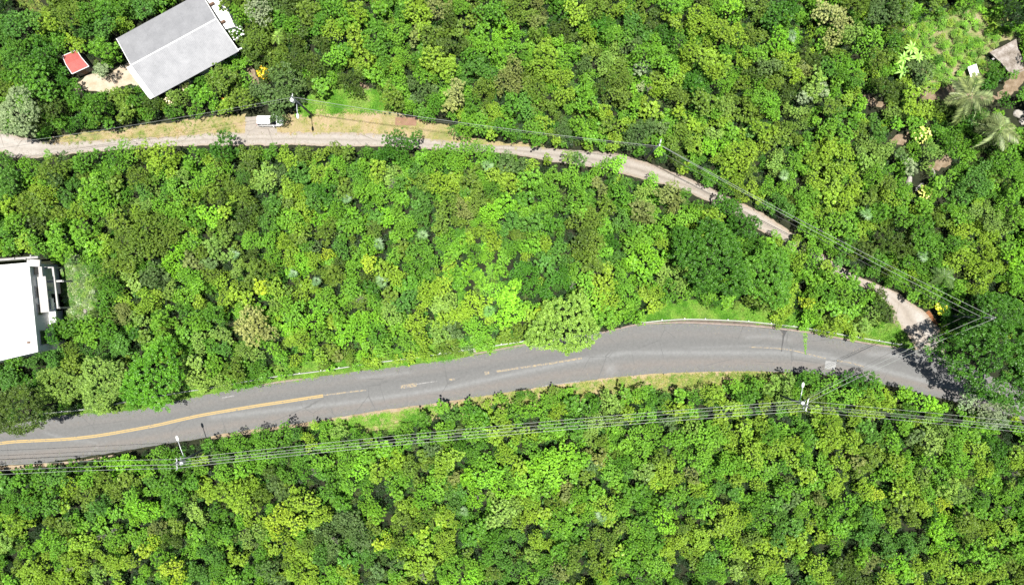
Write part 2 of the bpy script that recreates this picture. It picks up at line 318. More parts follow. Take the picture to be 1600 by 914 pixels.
st(sheet('path', [(1402, 146), (1450, 142), (1485, 132), (1510, 140), (1540, 148), (1558, 150), (1575, 125), (1600, 104), (1640, 92), (1640, 120), (1602, 126), (1580, 148), (1555, 160), (1510, 162), (1450, 156)], .005, M['earth'], .4), 'tan earth path running to the ruined slab', 'path')
for i, (pl, lab) in enumerate([
    ([(1345, 150), (1358, 146), (1372, 160), (1392, 160), (1390, 168), (1362, 170), (1350, 162)], 'bare earth patch below the dark olive tree'),
    ([(1390, 225), (1400, 212), (1420, 205), (1425, 216), (1412, 226)], 'small bare earth patch by the pale yellow shrub'),
    ([(1446, 262), (1468, 250), (1478, 240), (1492, 248), (1485, 258), (1465, 268)], 'bare tan earth strip below the palms'),
    ([(1405, 165), (1390, 170), (1390, 160)], None),
    ([(563, 128), (575, 134), (590, 150), (580, 160), (562, 148)], 'bare earth streak beside the dark shrub above the slope'),
    ([(382, 92), (392, 104), (404, 125), (406, 138), (398, 132), (388, 112), (378, 96)], 'sandy footpath leading down from the house corner')]):
    if lab: st(sheet('earth_patch', pl, .014+.0005*i, M['earth'], .25), lab, 'bare earth')
st(sheet('earth_patch', [(1446, 488), (1452, 484), (1462, 500), (1468, 508), (1458, 506)], .016, noise_mat('red_clay', [(.3, alb(160, 100, 62)), (.7, alb(200, 140, 95))], 2, 1, .2), .15), 'reddish clay at the lane edge by the tall pole', 'bare earth')
tag(sheet('concrete_slab', [(618, 183.5), (651, 183.5), (650.5, 197), (617.5, 196)], .012, M['brownslab'], .03, thick=.06), 'red-brown concrete slab lying on the dry verge', 'slab')
dl = smooth_line([P(*p) for p in [(330, 684), (400, 673), (486, 661.5), (555, 650), (600, 643), (676, 633), (740, 623)]])
st(ribbon('dirt_strip', dl, .55, .024, M['soil'], wob=.7), 'sandy dirt along the lower road edge', 'dirt')
dl = smooth_line([P(*p) for p in [(-40, 740), (0, 733), (40, 729), (100, 723), (150, 716), (178, 711)]])
st(ribbon('dirt_strip', dl, [.2+1.0*max(0, 1-i/30) for i in range(len(dl))], .024, M['soil'], wob=.5), 'wider sandy dirt at the lower road edge below the big olive tree', 'dirt')
st(sheet('road_patch', [(1290, 563.5), (1307, 565), (1305, 577.5), (1288, 576)], .026, M['patch'], .02), 'pale rectangular patch in the asphalt', 'road patch')
# stain
st(sheet('road_stain', [(1216, 509), (1234, 510), (1231, 516), (1228, 520), (1225, 527), (1224, 535), (1222.3, 541), (1221.5, 549), (1219.8, 549), (1221, 539), (1222.4, 530), (1222.6, 521), (1219.5, 516)], .030, M['stain'], .05, .15), 'dark stain running down from the curved guardrail', 'stain')  # near-black shape narrowing to a thin tail
# paint
def paint(name, col, wear, sc=2.2):
    m, N, L, b = newmat(name); tc = N.new('ShaderNodeTexCoord'); n = N.new('ShaderNodeTexNoise'); n.inputs['Scale'].default_value = sc; n.inputs['Detail'].default_value = 10; n.inputs['Roughness'].default_value = .75
    L.new(tc.outputs['Object'], n.inputs['Vector']); r = N.new('ShaderNodeMapRange'); r.inputs[1].default_value = wear-.05; r.inputs[2].default_value = wear+.05; L.new(n.outputs['Fac'], r.inputs[0])
    x = N.new('ShaderNodeMixRGB'); L.new(r.outputs[0], x.inputs[0]); x.inputs[1].default_value = (*alb(150, 148, 148), 1); x.inputs[2].default_value = (*col, 1)
    L.new(x.outputs[0], b.inputs['Base Color']); b.inputs['Roughness'].default_value = .8; return m
M['yellow'] = paint('yellow_road_paint', alb(226, 196, 132), .41)
M['yellowworn'] = paint('worn_yellow_paint', alb(208, 188, 150), .5, 3)
M['whiteworn'] = paint('worn_white_paint', alb(196, 194, 190), .5, 3)
def pline(px): return smooth_line([P(*p) for p in px], 8)
def offs(line, d):
    out = []
    for i, p in enumerate(line):
        t = (line[min(i+1, len(line)-1)]-line[max(i-1, 0)]).normalized(); out.append(p+Vector((-t.y, t.x, 0))*d)
    return out
cl = pline([(-60, 700), (-20, 695), (20, 690), (60, 688), (100, 686), (140, 682), (174, 677), (240, 665), (280, 656), (320, 647.5), (400, 634), (450, 626.5), (505, 618)])
st(ribbon('road_marking', offs(cl, .13), .2, .026, M['yellow']), 'upper yellow stripe of the double centre line', 'road marking')
st(ribbon('road_marking', offs(cl, -.13), .2, .026, M['yellow']), 'lower yellow stripe of the double centre line', 'road marking')
for px, w, m, lab in [
    ([(505, 617.4), (540, 613), (572, 609.3)], .2, 'yellowworn', 'fading single yellow stripe where the double line ends'),
    ([(626, 604.5), (639, 602.5), (651, 600.8)], .55, 'yellowworn', 'short wide yellow dash past the end of the double line'),
    ([(651, 600), (667, 597.5), (683, 595.4)], .14, 'whiteworn', 'thin pale line leading from the wide yellow dash'),
    ([(702, 593.4), (710, 592)], .32, 'yellowworn', 'smallest yellow dash on the road'),
    ([(757, 583.3), (764.5, 581.9)], .5, 'yellowworn', 'square yellow dash on the road'),
    ([(775, 580.3), (800, 576.5), (823, 573), (860, 567.6), (909, 559.5)], .3, 'yellowworn', 'long worn yellow stripe below the overhanging tree'),
    ([(1170, 542), (1230, 546), (1290, 560)], .14, 'yellowworn', 'faint yellow stripe by the dark stain'),
    ([(1308, 563.5), (1330, 567), (1350, 573)], .2, 'yellowworn', 'faint yellow stripe past the pale road patch'),
    ([(847, 603.2), (875, 599.4), (906, 595.4)], .14, 'whiteworn', 'faded white edge line at the lower road side'),
    ([(347, 621.5), (366, 618)], .22, 'whiteworn', 'short faded white mark near the upper road side')]:
    st(ribbon('road_marking', pline(px), w, .026, M[m], wob=.3), lab, 'road marking')
# kerbs
for px, lab in [([(940, 520), (962, 514.6), (998, 506.5), (1040, 504.4), (1077, 504), (1150, 507.4), (1200, 511.5), (1264, 519.5), (1310, 528), (1356, 536.5), (1400, 542.5)], 'pinkish concrete kerb along the curved guardrail'),
                ([(404, 602), (440, 596), (472, 592)], 'short pale kerb beside the straight guardrail'),
                ([(740, 553), (780, 545.6), (826, 537)], 'pale kerb by the overhanging tree')]:
    st(ribbon('kerb', pline(px), .24, .0, M['kerb'], h=.13), lab, 'kerb')
a = pline([(1001, 504.5), (1077, 499.5), (1150, 502), (1200, 506), (1287, 518)]); b = pline([(1001, 507), (1077, 504), (1150, 507.4), (1200, 511.5), (1287, 523.5)])
gb = MB(); n = len(a); gb.add([(p.x, p.y, .010) for p in a]+[(p.x, p.y, .010) for p in b], [(i, i+n, i+n+1, i+1) for i in range(n-1)])
st(gb.build('gutter', M['gutter']), 'dirty concrete gutter below the curved guardrail', 'gutter')
# guardrails
def guardrail(px, label, skip=()):
    ln = resample(px, 140); root = empty('guardrail', ln[0]); o = ln[0]; tag(root, label, 'guardrail')
    prof = [(.02, .46), (.08, .50), (.02, .56), (.02, .60), (.08, .66), (.02, .72), (-.08, .735), (-.09, .70)]
    v = []; f = []; k = len(prof)
    for i, p in enumerate(ln):
        t = (ln[min(i+1, len(ln)-1)]-ln[max(i-1, 0)]).normalized(); nn = Vector((t.y, -t.x, 0))
        for (u, z) in prof: v.append(p-o+nn*(u+.02)+Vector((0, 0, z)))
    for i in range(len(ln)-1):
        for j in range(k-1): f.append((i*k+j, i*k+j+1, (i+1)*k+j+1, (i+1)*k+j))
    mb = MB(); mb.add(v, f); mb.build('rail', M['railsteel'], root)
    pm = MB(); pm.box((0, 0, .36), (.1, .12, .72)); pme = pm.mesh('post', M['steel'])
    L_ = sum((b-a).length for a, b in zip(ln, ln[1:])); cnt = max(3, int(L_/3.0))
    for i in range(cnt):
        q = ln[int((len(ln)-1)*i/(cnt-1))]; po = link('post', pme, root); t = Vector((0, 0, 0)); po.location = q-o+Vector((0, .12, 0))
    return root
guardrail([(1001, 504), (1035, 500.5), (1077, 498.5), (1150, 501), (1200, 505.5), (1254, 512), (1287, 518), (1340, 527), (1405, 538)], 'weathered steel guardrail curving round the grassy bank')
guardrail([(40, 654), (72, 645), (138, 638), (225, 622), (298, 610), (325, 606), (423, 589), (486, 581), (522, 576), (580, 567), (651, 558), (711, 549), (817, 533)], 'long straight steel guardrail along the upper road side')

# ------------------------------------------------------------------ utility poles and cables
def pole(px, py, h, label, lamp=None, arms=(), can=None, group='utility poles'):
    b = P(px, py, h); root = empty('utility_pole', (b.x, b.y, 0)); tag(root, label, 'utility pole', group)
    m = MB(); m.tube([(0, 0, 0), (0, 0, h*.5), (0, 0, h)], [.17, .15, .11], 10); m.build('shaft', M['polewood'], root, True)
    for (z, w, ang, off) in arms:
        m = MB(); m.box((0, 0, 0), (w, .11, .13)); a = m.build('crossarm', M['steel'], root); a.location = (math.cos(ang)*off, math.sin(ang)*off, z); a.rotation_euler = (0, 0, ang)
        n = 2 if w < 1.4 else 4
        for i in range(n):
            u = (-.46+.92*i/(n-1))*w; q = MB(); q.tube([(0, 0, .06), (0, 0, .16), (0, 0, .2), (0, 0, .3)], [.05, .05, .08, .04], 8)
            io = q.build('insulator', M['insul'], a); io.location = (u, 0, 0)
    if can:
        m = MB(); m.tube([(0, 0, -.5), (0, 0, .38), (0, 0, .46)], [.27, .27, .2], 12); c = m.build('transformer', M['white'] if can[2] else M['steel'], root, False); c.location = (can[0], can[1], h-.9)
        q = MB()
        q.tube([(0, 0, .46), (0, 0, .7)], .04, 6); bme = q.mesh('bushing', M['insul'])
        for u in (-.1, .1): link('bushing', bme, c).location = (u, 0, 0)
    if lamp:
        tip = P(lamp[0], lamp[1], lamp[2])-Vector((b.x, b.y, 0)); z0 = lamp[2]-.35
        m = MB(); u = tip.copy(); u.z = 0; d = u.normalized()
        m.tube([(0, 0, z0), tuple(d*.4*1+Vector((0, 0, z0+.22))), tuple(u*.55+Vector((0, 0, z0+.38))), tuple(u+Vector((0, 0, z0+.4)))], .055, 8); m.build('lamp_arm', M['steel'], root, True)
        m = MB(); m.ball((0, 0, 0), (.42, .2, .12), 12, 6); hd = m.build('lamp_head', M['white'], root, True); hd.location = u+d*.25+Vector((0, 0, z0+.4)); hd.rotation_euler = (0, 0, math.atan2(d.y, d.x))
        m = MB(); m.ball((0, 0, -.09), (.26, .16, .09), 10, 5); m.build('lens', M['insul'], hd, True)
    return root
pole(455, 151, 10.6, 'utility pole with lamp arm and pale transformer beside the parked car', (465, 179, 8.4), [(10.3, .9, 1.2, 0)], (-.1, -.35, True))
pole(1032, 224, 11.3, 'slim utility pole where the lane bends under the trees', None, [(11.0, 1.0, 1.35, .1)])
pole(1553, 497, 11.1, 'tallest-looking bare utility pole at the lane junction', None, [(10.8, .6, .3, 0), (9.6, .6, .3, 0), (6.0, .5, .3, 0)])
pole(1262, 634, 12.2, 'utility pole with lamp arm and transformer below the dark road stain', (1254, 604, 9.6), [(11.9, 1.9, 1.35, .1), (11.0, 1.5, 1.35, 0)], (-.45, .3, False))
pole(275, 724, 11.0, 'utility pole with lamp arm and white crossarm below the double yellow line', (278, 687, 8.6), [(10.7, 1.7, 1.62, -.1), (9.6, 1.2, 1.62, 0)], (.5, -.1, False))
def cable(a, b, sag, label, r=.024, m='wirem', n=26):
    A, B = P(*a), P(*b); pts = []
    for i in range(n+1):
        t = i/n; p = A.lerp(B, t); p.z -= 4*sag*t*(1-t); pts.append(p-A)
    mb = MB(); mb.tube(pts, r, 5); o = mb.build('power_cable', M[m]); o.location = A
    tag(o, label, 'cable', 'overhead cables'); return o
for i, (ya, yb, za, nm) in enumerate([(717.5, 626, 10.9, 'topmost'), (723, 630.5, 10.4, 'second'), (727, 637, 10.9, 'third'), (731.5, 641.5, 10.9, 'lowest')]):
    cable((271, ya, za), (1250+i*4, yb, za+1.0), 2.2, f'{nm} of four pale cables slung between the two lamp poles along the road')
cable((275, 725.5, 8.0), (1258, 634, 9.0), 2.0, 'dark low cable slung between the two lamp poles', .022, 'wired')
for i, (ya, yb, za, nm) in enumerate([(717.5, 741, 10.9, 'topmost'), (726, 750, 10.9, 'middle'), (731.5, 757, 10.9, 'lowest')]):
    cable((-240, yb, 11), (270, ya, za), 1.6, f'{nm} of three pale cables leaving the lower lamp pole for the near picture side')
cable((-240, 750, 8.5), (274, 725, 8.0), 1.4, 'dark cable leaving the lower lamp pole for the near picture side', .022, 'wired')
for i, (ya, yb, nm) in enumerate([(627, 692, 'topmost'), (633, 700, 'second'), (638, 703, 'third'), (643, 708, 'lowest')]):
    cable((1262, ya, 11.9), (1900, yb, 11.5), 1.6, f'{nm} of four thin cables running from the stain-side lamp pole over the silvery tree', .021)
cable((1262, 636, 9.0), (1900, 698, 9.0), 1.4, 'dark cable running from the stain-side lamp pole over the silvery tree', .026, 'wired')
cable((1553, 498, 11.1), (1264, 628, 11.6), 1.0, 'outer pale cable crossing the road from the junction pole')
cable((1532, 497, 9.7), (1264, 622, 10.6), 1.0, 'inner pale cable crossing the road from the junction pole')
cable((1508, 494, 6.1), (1262, 620, 8.0), .8, 'low dark cable crossing the road from the junction pole', .022, 'wired')
cable((1036, 229, 11.2), (1553, 495.5, 11.0), 1.3, 'outer pale cable following the lane from the junction pole')
cable((1033, 228, 11.2), (1532, 494.5, 9.8), 1.5, 'inner pale cable following the lane from the junction pole')
cable((1026, 234, 8.0), (1508, 491.5, 6.2), 1.0, 'low dark cable following the lane from the junction pole', .022, 'wired')
cable((457, 152, 10.5), (1032, 229, 11.2), 1.8, 'pale cable crossing the lane between the two upper poles', .026)
cable((466, 158, 8.2), (1028, 231, 8.6), 1.6, 'dark cable crossing the lane between the two upper poles', .02, 'wired')
cable((-150, 245, 10), (454, 153, 10.3), 1.5, 'thin cable running along the lane away from the car', .016)
cable((-150, 252, 7.5), (458, 156, 7.5), 1.5, 'dark lower cable running along the lane away from the car', .018, 'wired')

# ------------------------------------------------------------------ buildings
def lerp2(a, b, t): return (a[0]+(b[0]-a[0])*t, a[1]+(b[1]-a[1])*t)
def gable_roof(root, Lc, Bc, Rc, Tc, ze, zr, mats, sheets, names=('roof', 'roof_sheet')):
    """Lc-Bc is one gable end, Tc-Rc the other (pixel corners at the eaves). Returns ground-plan corners."""
    l, b_, r, t = [P(*c, ze) for c in (Lc, Bc, Rc, Tc)]
    o = root.location; g1 = (l+b_)/2; g2 = (t+r)/2; g1.z = g2.z = zr
    roof = MB(); roof.add([x-o+Vector((0, 0, -.06)) for x in (l, g1, g2, t, b_, r)], [(0, 3, 2, 1), (1, 2, 5, 4), (0, 1, 4)[::-1], (3, 5, 2)[::-1]]); ro = roof.build(names[0], mats[0], root)
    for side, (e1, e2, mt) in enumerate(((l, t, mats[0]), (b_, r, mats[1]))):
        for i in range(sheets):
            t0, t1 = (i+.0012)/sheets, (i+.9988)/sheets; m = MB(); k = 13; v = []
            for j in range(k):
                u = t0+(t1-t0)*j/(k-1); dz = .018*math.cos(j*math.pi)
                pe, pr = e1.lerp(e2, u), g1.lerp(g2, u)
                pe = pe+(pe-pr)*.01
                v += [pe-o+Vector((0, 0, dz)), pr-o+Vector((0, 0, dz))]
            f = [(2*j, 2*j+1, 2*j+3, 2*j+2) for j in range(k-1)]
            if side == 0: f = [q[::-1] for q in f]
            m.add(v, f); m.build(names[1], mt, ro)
    return l, b_, r, t, g1, g2, ro
def house_walls(root, l, b_, r, t, ze, zr, mat, inset=.45):
    c = (l+b_+r+t)/4; o = root.location
    q = [c+(x-c)*(1-inset/((x-c).length*.7)) for x in (l, b_, r, t)]
    v = []; 
    for z in (0, ze-.1): v += [Vector((x.x, x.y, z))-o for x in q]
    g1 = (q[0]+q[1])/2; g2 = (q[3]+q[2])/2; v += [Vector((g1.x, g1.y, zr-.25))-o, Vector((g2.x, g2.y, zr-.25))-o]
    m = MB(); m.add(v, [(0, 1, 5, 8, 4), (1, 2, 6, 5), (2, 3, 7, 9, 6), (3, 0, 4, 7)]); m.build('wall', mat, root); return [x-o for x in q]
def wall_panel(root, name, a, b, u0, u1, z0, z1, mat, proud=.04, parent=None):
    """a thin box proud of the wall a->b (outward is to the right of a->b)"""
    d = (b-a); L_ = d.length; d = d.normalized(); nn = Vector((d.y, -d.x, 0)); c = a+d*(L_*(u0+u1)/2)+nn*proud/2
    m = MB(); m.box((0, 0, 0), ((u1-u0)*L_, proud, z1-z0)); ob = m.build(name, mat, parent or root); ob.location = (c.x, c.y, (z0+z1)/2); ob.rotation_euler = (0, 0, math.atan2(d.y, d.x)); return ob
# large house
ZE, ZR = 3.7, 4.9
hr = empty('house', P(275, 75, 0)); tag(hr, 'large house with a pale grey metal gable roof beside the gravel driveway', 'house')
hw = plain('house_render', (.5, .48, .45), .8)
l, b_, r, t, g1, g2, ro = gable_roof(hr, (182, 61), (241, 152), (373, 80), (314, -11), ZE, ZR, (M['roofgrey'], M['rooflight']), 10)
for o_ in ro.children[:]: pass
q = house_walls(hr, l, b_, r, t, ZE, ZR, hw, .9)
o = hr.location
m = MB(); d = (g2-g1).normalized(); s = Vector((d.y, -d.x, 0))
m.add([g1-o+s*.09+Vector((0, 0, .0)), g2-o+s*.09+Vector((0, 0, .0)), g2-o+Vector((0, 0, .07)), g1-o+Vector((0, 0, .07)), g2-o-s*.09, g1-o-s*.09], [(0, 1, 2, 3), (3, 2, 4, 5)]); m.build('ridge_cap', M['white'], ro)
e = (b_-g1); m = MB(); m.add([g1-o-d*.75+Vector((0, 0, .02)), b_-o-d*.75+Vector((0, 0, .02)), b_-o+d*.02+Vector((0, 0, .03)), g1-o+d*.02+Vector((0, 0, .03)),
                              g1-o-d*.75+Vector((0, 0, -.14)), b_-o-d*.75+Vector((0, 0, -.14))], [(3, 2, 1, 0), (0, 1, 5, 4)]); m.build('verge_flashing', M['white'], ro)
m = MB(); m.tube([l-o+Vector((0, 0, .03)), g1-o+Vector((0, 0, .04))], .06, 6); m.build('verge_flashing', M['white'], ro)
m = MB(); m.tube([t-o+Vector((0, 0, .03)), g2-o+Vector((0, 0, .04)), r-o+Vector((0, 0, .03))], .06, 6); m.build('verge_flashing', M['white'], ro)
for u0, u1 in ((.1, .2), (.35, .5), (.62, .72), (.84, .92)):
    w = wall_panel(hr, 'window', q[1], q[2], u0, u1, 1.0, 2.3, M['white'], .05); m = MB(); m.box((0, -.03, 0), ((u1-u0)*(q[2]-q[1]).length-.14, .03, 1.15)); m.build('pane', M['dark'], w)
w = wall_panel(hr, 'door', q[0], q[1], .42, .52, 0, 2.1, M['brown'], .05)
te = MB(); c4 = [P(*c, 2.7)-o for c in ((312, -18), (341, -16), (367, 42), (352, 46))]
te.add([x-Vector((0, 0, 2.7)) for x in c4]+c4, [(4, 5, 6, 7)[::-1], (0, 1, 5, 4)[::-1], (1, 2, 6, 5)[::-1], (2, 3, 7, 6)[::-1], (3, 0, 4, 7)[::-1]])
teo = te.build('terrace', M['white'], hr); tm = teo.data; 
bmm = bmesh.new(); bmm.from_mesh(tm); bmesh.ops.recalc_face_normals(bmm, faces=bmm.faces[:]); bmm.to_mesh(tm); bmm.free()
for (px, py) in ((333, 8), (350, 36)):
    m = MB(); m.box((0, 0, .28), (.7, .3, .5), .5); x = m.build('post', M['brown'], teo); x.location = P(px, py, 2.7)-o
m = MB(); m.box((0, 0, 0), (.7, .22, .16), .4); x = m.build('gutter_outlet', M['steel'], hr); x.location = P(375, 77, 3.4)-o
m = MB(); m.box((0, 0, 0), (1.5, .8, .12), .5); x = m.build('doorstep', M['conclight'], hr); x.location = P(371, 95, .1)-o
# red shed
sr = empty('shed', P(127, 104, 0)); tag(sr, 'small shed with a faded red gable roof and white trim', 'shed')
sw = plain('shed_wall', (.16, .145, .13), .85, .2)
l, b_, r, t, g1, g2, ro = gable_roof(sr, (97.5, 88), (112.5, 116), (139, 104), (119.5, 78.5), 2.1, 2.45, (M['redroof'], M['redroof']), 3)
q = house_walls(sr, l, b_, r, t, 2.1, 2.45, sw, .2); o = sr.location
for a_, b2 in ((l, t), (b_, r), (t, r), (l, b_)):
    m = MB(); k = (a_+b2)/2
    m.tube([a_-o+Vector((0, 0, .0)), (g1 if (a_ is l and b2 is b_) else g2 if (a_ is t) else k)-o+Vector((0, 0, 0)), b2-o], .05, 5); m.build('roof_trim', M['white'], ro)
w = wall_panel(sr, 'door', q[1], q[2], .3, .6, 0, 1.8, M['brown'], .04)
w = wall_panel(sr, 'window', q[2], q[3], .35, .65, .9, 1.6, M['dark'], .04)
# white flat-roofed building
br = empty('apartment_building', P(30, 490, 0)); tag(br, 'white flat-roofed two-storey building with unfinished concrete balcony frames', 'building')
o = br.location; H = 6.6
cr = [P(*c, H) for c in ((-190, 432), (44, 411), (58, 549), (-176, 604))]
m = MB(); m.add([Vector((x.x, x.y, 0))-o for x in cr]+[Vector((x.x, x.y, H-.2))-o for x in cr], [(1, 0, 4, 5), (2, 1, 5, 6), (3, 2, 6, 7), (0, 3, 7, 4), (4, 7, 6, 5)]); m.build('wall', plain('rendered_facade', (.52, .51, .49), .85, .08, 1.5), br)
cc = (cr[0]+cr[1]+cr[2]+cr[3])/4
m = MB(); ov = [x+(x-cc).normalized()*.12 for x in cr]; m.add([Vector((x.x, x.y, z))-o for z in (H-.19, H) for x in ov], [(0, 1, 2, 3), (7, 6, 5, 4), (0, 4, 5, 1), (1, 5, 6, 2), (2, 6, 7, 3), (3, 7, 4, 0)]); ro = m.build('roof', M['roofwhite'], br)
m = MB(); m.box((0, 0, .1), (.42, .3, .2)); x = m.build('roof_vent', M['brown'], ro); x.location = P(45, 535, H+.1)-o; x.location.z = H
par = [P(-190, 419, H+.3), P(61, 402, H+.3)]
d = (par[1]-par[0]); m = MB(); m.box((0, 0, 0), (d.length, .32, .5), math.atan2(d.y, d.x)); x = m.build('parapet', M['concgrey'], br); x.location = (par[0]+par[1])/2-o
for i, (px, py) in enumerate(((-40, 404), (27, 400), (45, 401), (53.5, 396))):
    m = MB(); m.box((0, 0, .35), (.2, .22, .9)); x = m.build('column_stub', M['concgrey'], br); x.location = P(px, py+4, H)-o; x.location.z = H
m = MB(); m.box((0, 0, 0), (1.9, 1.0, .3), -.05); x = m.build('corner_slab', M['conclight'], br); x.location = P(53, 411, H-.25)-o
A_, B_ = cr[2]-o, cr[1]-o; A_.z = B_.z = 0
for u0, u1 in ((.06, .24), (.4, .54), (.6, .74), (.86, .97)):
    w = wall_panel(br, 'window', A_, B_, u0, u1, 4.3, 5.8, M['conclight'], .06); m = MB(); m.box((0, -.03, 0), ((u1-u0)*(B_-A_).length-.3, .06, 1.25)); m.build('pane', M['dark'], w)
for u0, u1 in ((.1, .3), (.45, .65)):
    wall_panel(br, 'doorway', A_, B_, u0, u1, 0.0, 2.3, M['dark'], .05)
m = MB(); m.box((0, 0, 0), (1.25, 5.3, .16), .105); x = m.build('canopy', M['conclight'], br); x.location = P(68, 460, 5.2)-o
for i in range(12):
    pass
m = MB(); m.box((0, 0, 0), (1.45, 3.2, .2), .105); x = m.build('balcony_slab', M['roofwhite'], br); x.location = P(80, 490, 3.2)-o
m = MB(); m.box((0, 0, 0), (.9, 1.9, .2), .1); x = m.build('balcony_slab', M['conclight'], br); x.location = P(62, 427, 4.6)-o
m = MB(); m.box((0, 0, 0), (.5, 1.7, .7), .1); x = m.build('railing', M['steel'], br); x.location = P(79.5, 475, 4.0)-o
def beam(p, q_, z, w=.28):
    a_, b2 = P(*p, z), P(*q_, z); d = b2-a_; m = MB(); m.box((0, 0, 0), (d.length, w, .26), math.atan2(d.y, d.x)); x = m.build('concrete_beam', M['conclight'], br); x.location = (a_+b2)/2-o
beam((64, 419), (84, 417), 3.15); beam((83, 417.5), (91, 482), 3.3); beam((70, 440.5), (98, 439), 3.05); beam((84, 481.5), (94, 480.5), 3.12); beam((72, 454), (82, 453), 3.9, .2)
for (px, py) in ((84, 418), (98, 439.5), (93.5, 481)):
    m = MB(); m.box((0, 0, 1.5), (.24, .24, 3.0)); x = m.build('column', M['concgrey'], br); x.location = P(px, py, 3.0)-o; x.location.z = 0
# ruin, sheets and stones
rz = 1.3
sr2 = empty('ruined_slab', P(1575, 95, 0)); tag(sr2, 'broken stained concrete slab of a ruin half overgrown by shrubs', 'ruin'); o = sr2.location
c5 = [P(*c, rz)-o for c in ((1546, 82), (1566, 73), (1588, 61), (1590, 74), (1598, 92), (1599, 107), (1580, 118), (1566, 100))]
m = MB(); n = len(c5); m.add([p-Vector((0, 0, .25)) for p in c5]+c5, [tuple(range(n, 2*n))[::-1]]+[(i, (i+1) % n, n+(i+1) % n, n+i) for i in range(n)]); x = m.build('slab', M['ruinconc'], sr2)
bmm = bmesh.new(); bmm.from_mesh(x.data); bmesh.ops.recalc_face_normals(bmm, faces=bmm.faces[:]); bmm.to_mesh(x.data); bmm.free()
m = MB(); m.box((0, 0, .5), (2.1, .25, 1.05), .5); x = m.build('wall', M['concgrey'], sr2); x.location = P(1556, 90, .5)-o; x.location.z = 0
m = MB(); m.box((0, 0, .5), (2.2, .22, 1.05), .42); x = m.build('wall', M['ruinconc'], sr2); x.location = P(1592, 113, .5)-o; x.location.z = 0
def stone(px, py, dx, dy, h, label, name='boulder', seed=0):
    bm = bmesh.new(); bmesh.ops.create_icosphere(bm, subdivisions=2, radius=1)
    for v in bm.verts:
        k = 1+.35*mnoise.noise(v.co*1.4+Vector((seed, seed*2, 0))); v.co *= k; v.co.x *= dx; v.co.y *= dy; v.co.z = max(-.2, v.co.z)*h
    me = bpy.data.meshes.new(name); bm.to_mesh(me); bm.free(); me.materials.append(M['whiterock'])
    ob = link(name, me); ob.location = P(px, py, 0)+Vector((0, 0, .1)); ob.rotation_euler = (0, 0, seed); tag(ob, label, 'rock'); return ob
def panel(px, py, w, d, ang, label, mat='white'):
    m = MB(); n = 7; v = []; f = []
    for i in range(n):
        for j in range(2): v.append(((i/(n-1)-.5)*w, (j-.5)*d, .03*math.cos(i*math.pi)))
    f = [(2*i, 2*i+2, 2*i+3, 2*i+1) for i in range(n-1)]; m.add(v, f); x = m.build('metal_sheet', M[mat]); x.location = P(px, py, .75); x.rotation_euler = (.06, .04, ang); tag(x, label, 'metal sheet'); return x
panel(1521, 111, 1.5, 1.7, .35, 'white corrugated sheet lying in shrubs beside the ruined slab')
panel(1564, 124, .9, .4, .5, 'small white metal strip below the ruined slab')
stone(1495, 133, .75, .55, .5, 'pale boulder beside the paler crown of the upper palm', seed=1)
stone(1442, 59, .6, .2, .3, 'flat pale rock among the low shrubs near the picture top', seed=2)
stone(1592, 178, 1.1, .7, .45, 'large pale rock behind the lower palm', seed=3); stone(1598, 190, .7, .6, .4, 'smaller pale rock below the large one behind the lower palm', seed=4)
stone(1457, 270, .75, .3, .4, 'white rock at the foot of the tan earth strip', seed=5)
stone(1420, 283, .45, .8, .35, 'pale rubble heap above the lower pale yellow shrub', seed=6); stone(1436, 292, .9, .3, .3, 'long flat pale rock above the lower pale yellow shrub', seed=7)
stone(133, 485, .55, .4, .4, 'tan boulder on the silvery grass by the white building', seed=8)
stone(20, 243, .7, .3, .35, 'white stone on the lane edge under the silver tree', seed=9)
stone(573, 226, .12, .3, .35, 'small white stone on the lane edge opposite the green slope', seed=10)
stone(1387, 466, .6, .35, .25, 'pale stone on the broken lane edge near the junction', seed=11)
stone(742, 548, .3, .25, .3, 'tan stone at the end of the straight guardrail kerb', seed=12)

# ------------------------------------------------------------------ parked car
cr_ = empty('parked_car', P(424, 191, 0), 0.0); cr_.scale = (.92, .9, .95); tag(cr_, 'white parked estate car half hidden under the grey-green tree', 'car')
cp = plain('car_paint', (.78, .78, .78), .2, .02, 2, 0, .6)
def loft(secs, name, mat, parent, smooth=True):
    m = MB(); k = len(secs[0]); v = [p for s_ in secs for p in s_]; f = []
    for i in range(len(secs)-1):
        for j in range(k): f.append((i*k+j, i*k+(j+1) % k, (i+1)*k+(j+1) % k, (i+1)*k+j))
    f += [tuple(range(k-1, -1, -1)), tuple((len(secs)-1)*k+j for j in range(k))]; m.add(v, f); ob = m.build(name, mat, parent, False)
    bmm = bmesh.new(); bmm.from_mesh(ob.data); bmesh.ops.recalc_face_normals(bmm, faces=bmm.faces[:]); bmm.to_mesh(ob.data); bmm.free(); return ob
def csec(x, hw_, z0, z1): return [(x, -hw_, z0), (x, -hw_*1.03, (z0+z1)/2), (x, -hw_*.94, z1), (x, hw_*.94, z1), (x, hw_*1.03, (z0+z1)/2), (x, hw_, z0)]
loft([csec(-2.15, .74, .35, .78), csec(-2.05, .84, .28, .95), csec(-1.2, .88, .25, .98), csec(.8, .88, .25, .96), csec(1.5, .85, .25, .88), csec(2.05, .76, .28, .76), csec(2.2, .62, .35, .62)], 'body', cp, cr_)
def gsec(x, hb, ht, z0, z1): return [(x, -hb, z0), (x, -ht, z1), (x, ht, z1), (x, hb, z0)]
loft([gsec(-2.02, .78, .68, .94, 1.02), gsec(-1.85, .8, .62, .96, 1.46), gsec(-.2, .8, .62, .96, 1.52), gsec(.35, .8, .6, .95, 1.47), gsec(1.15, .78, .72, .93, .95)], 'glasshouse', M['dark'], cr_)
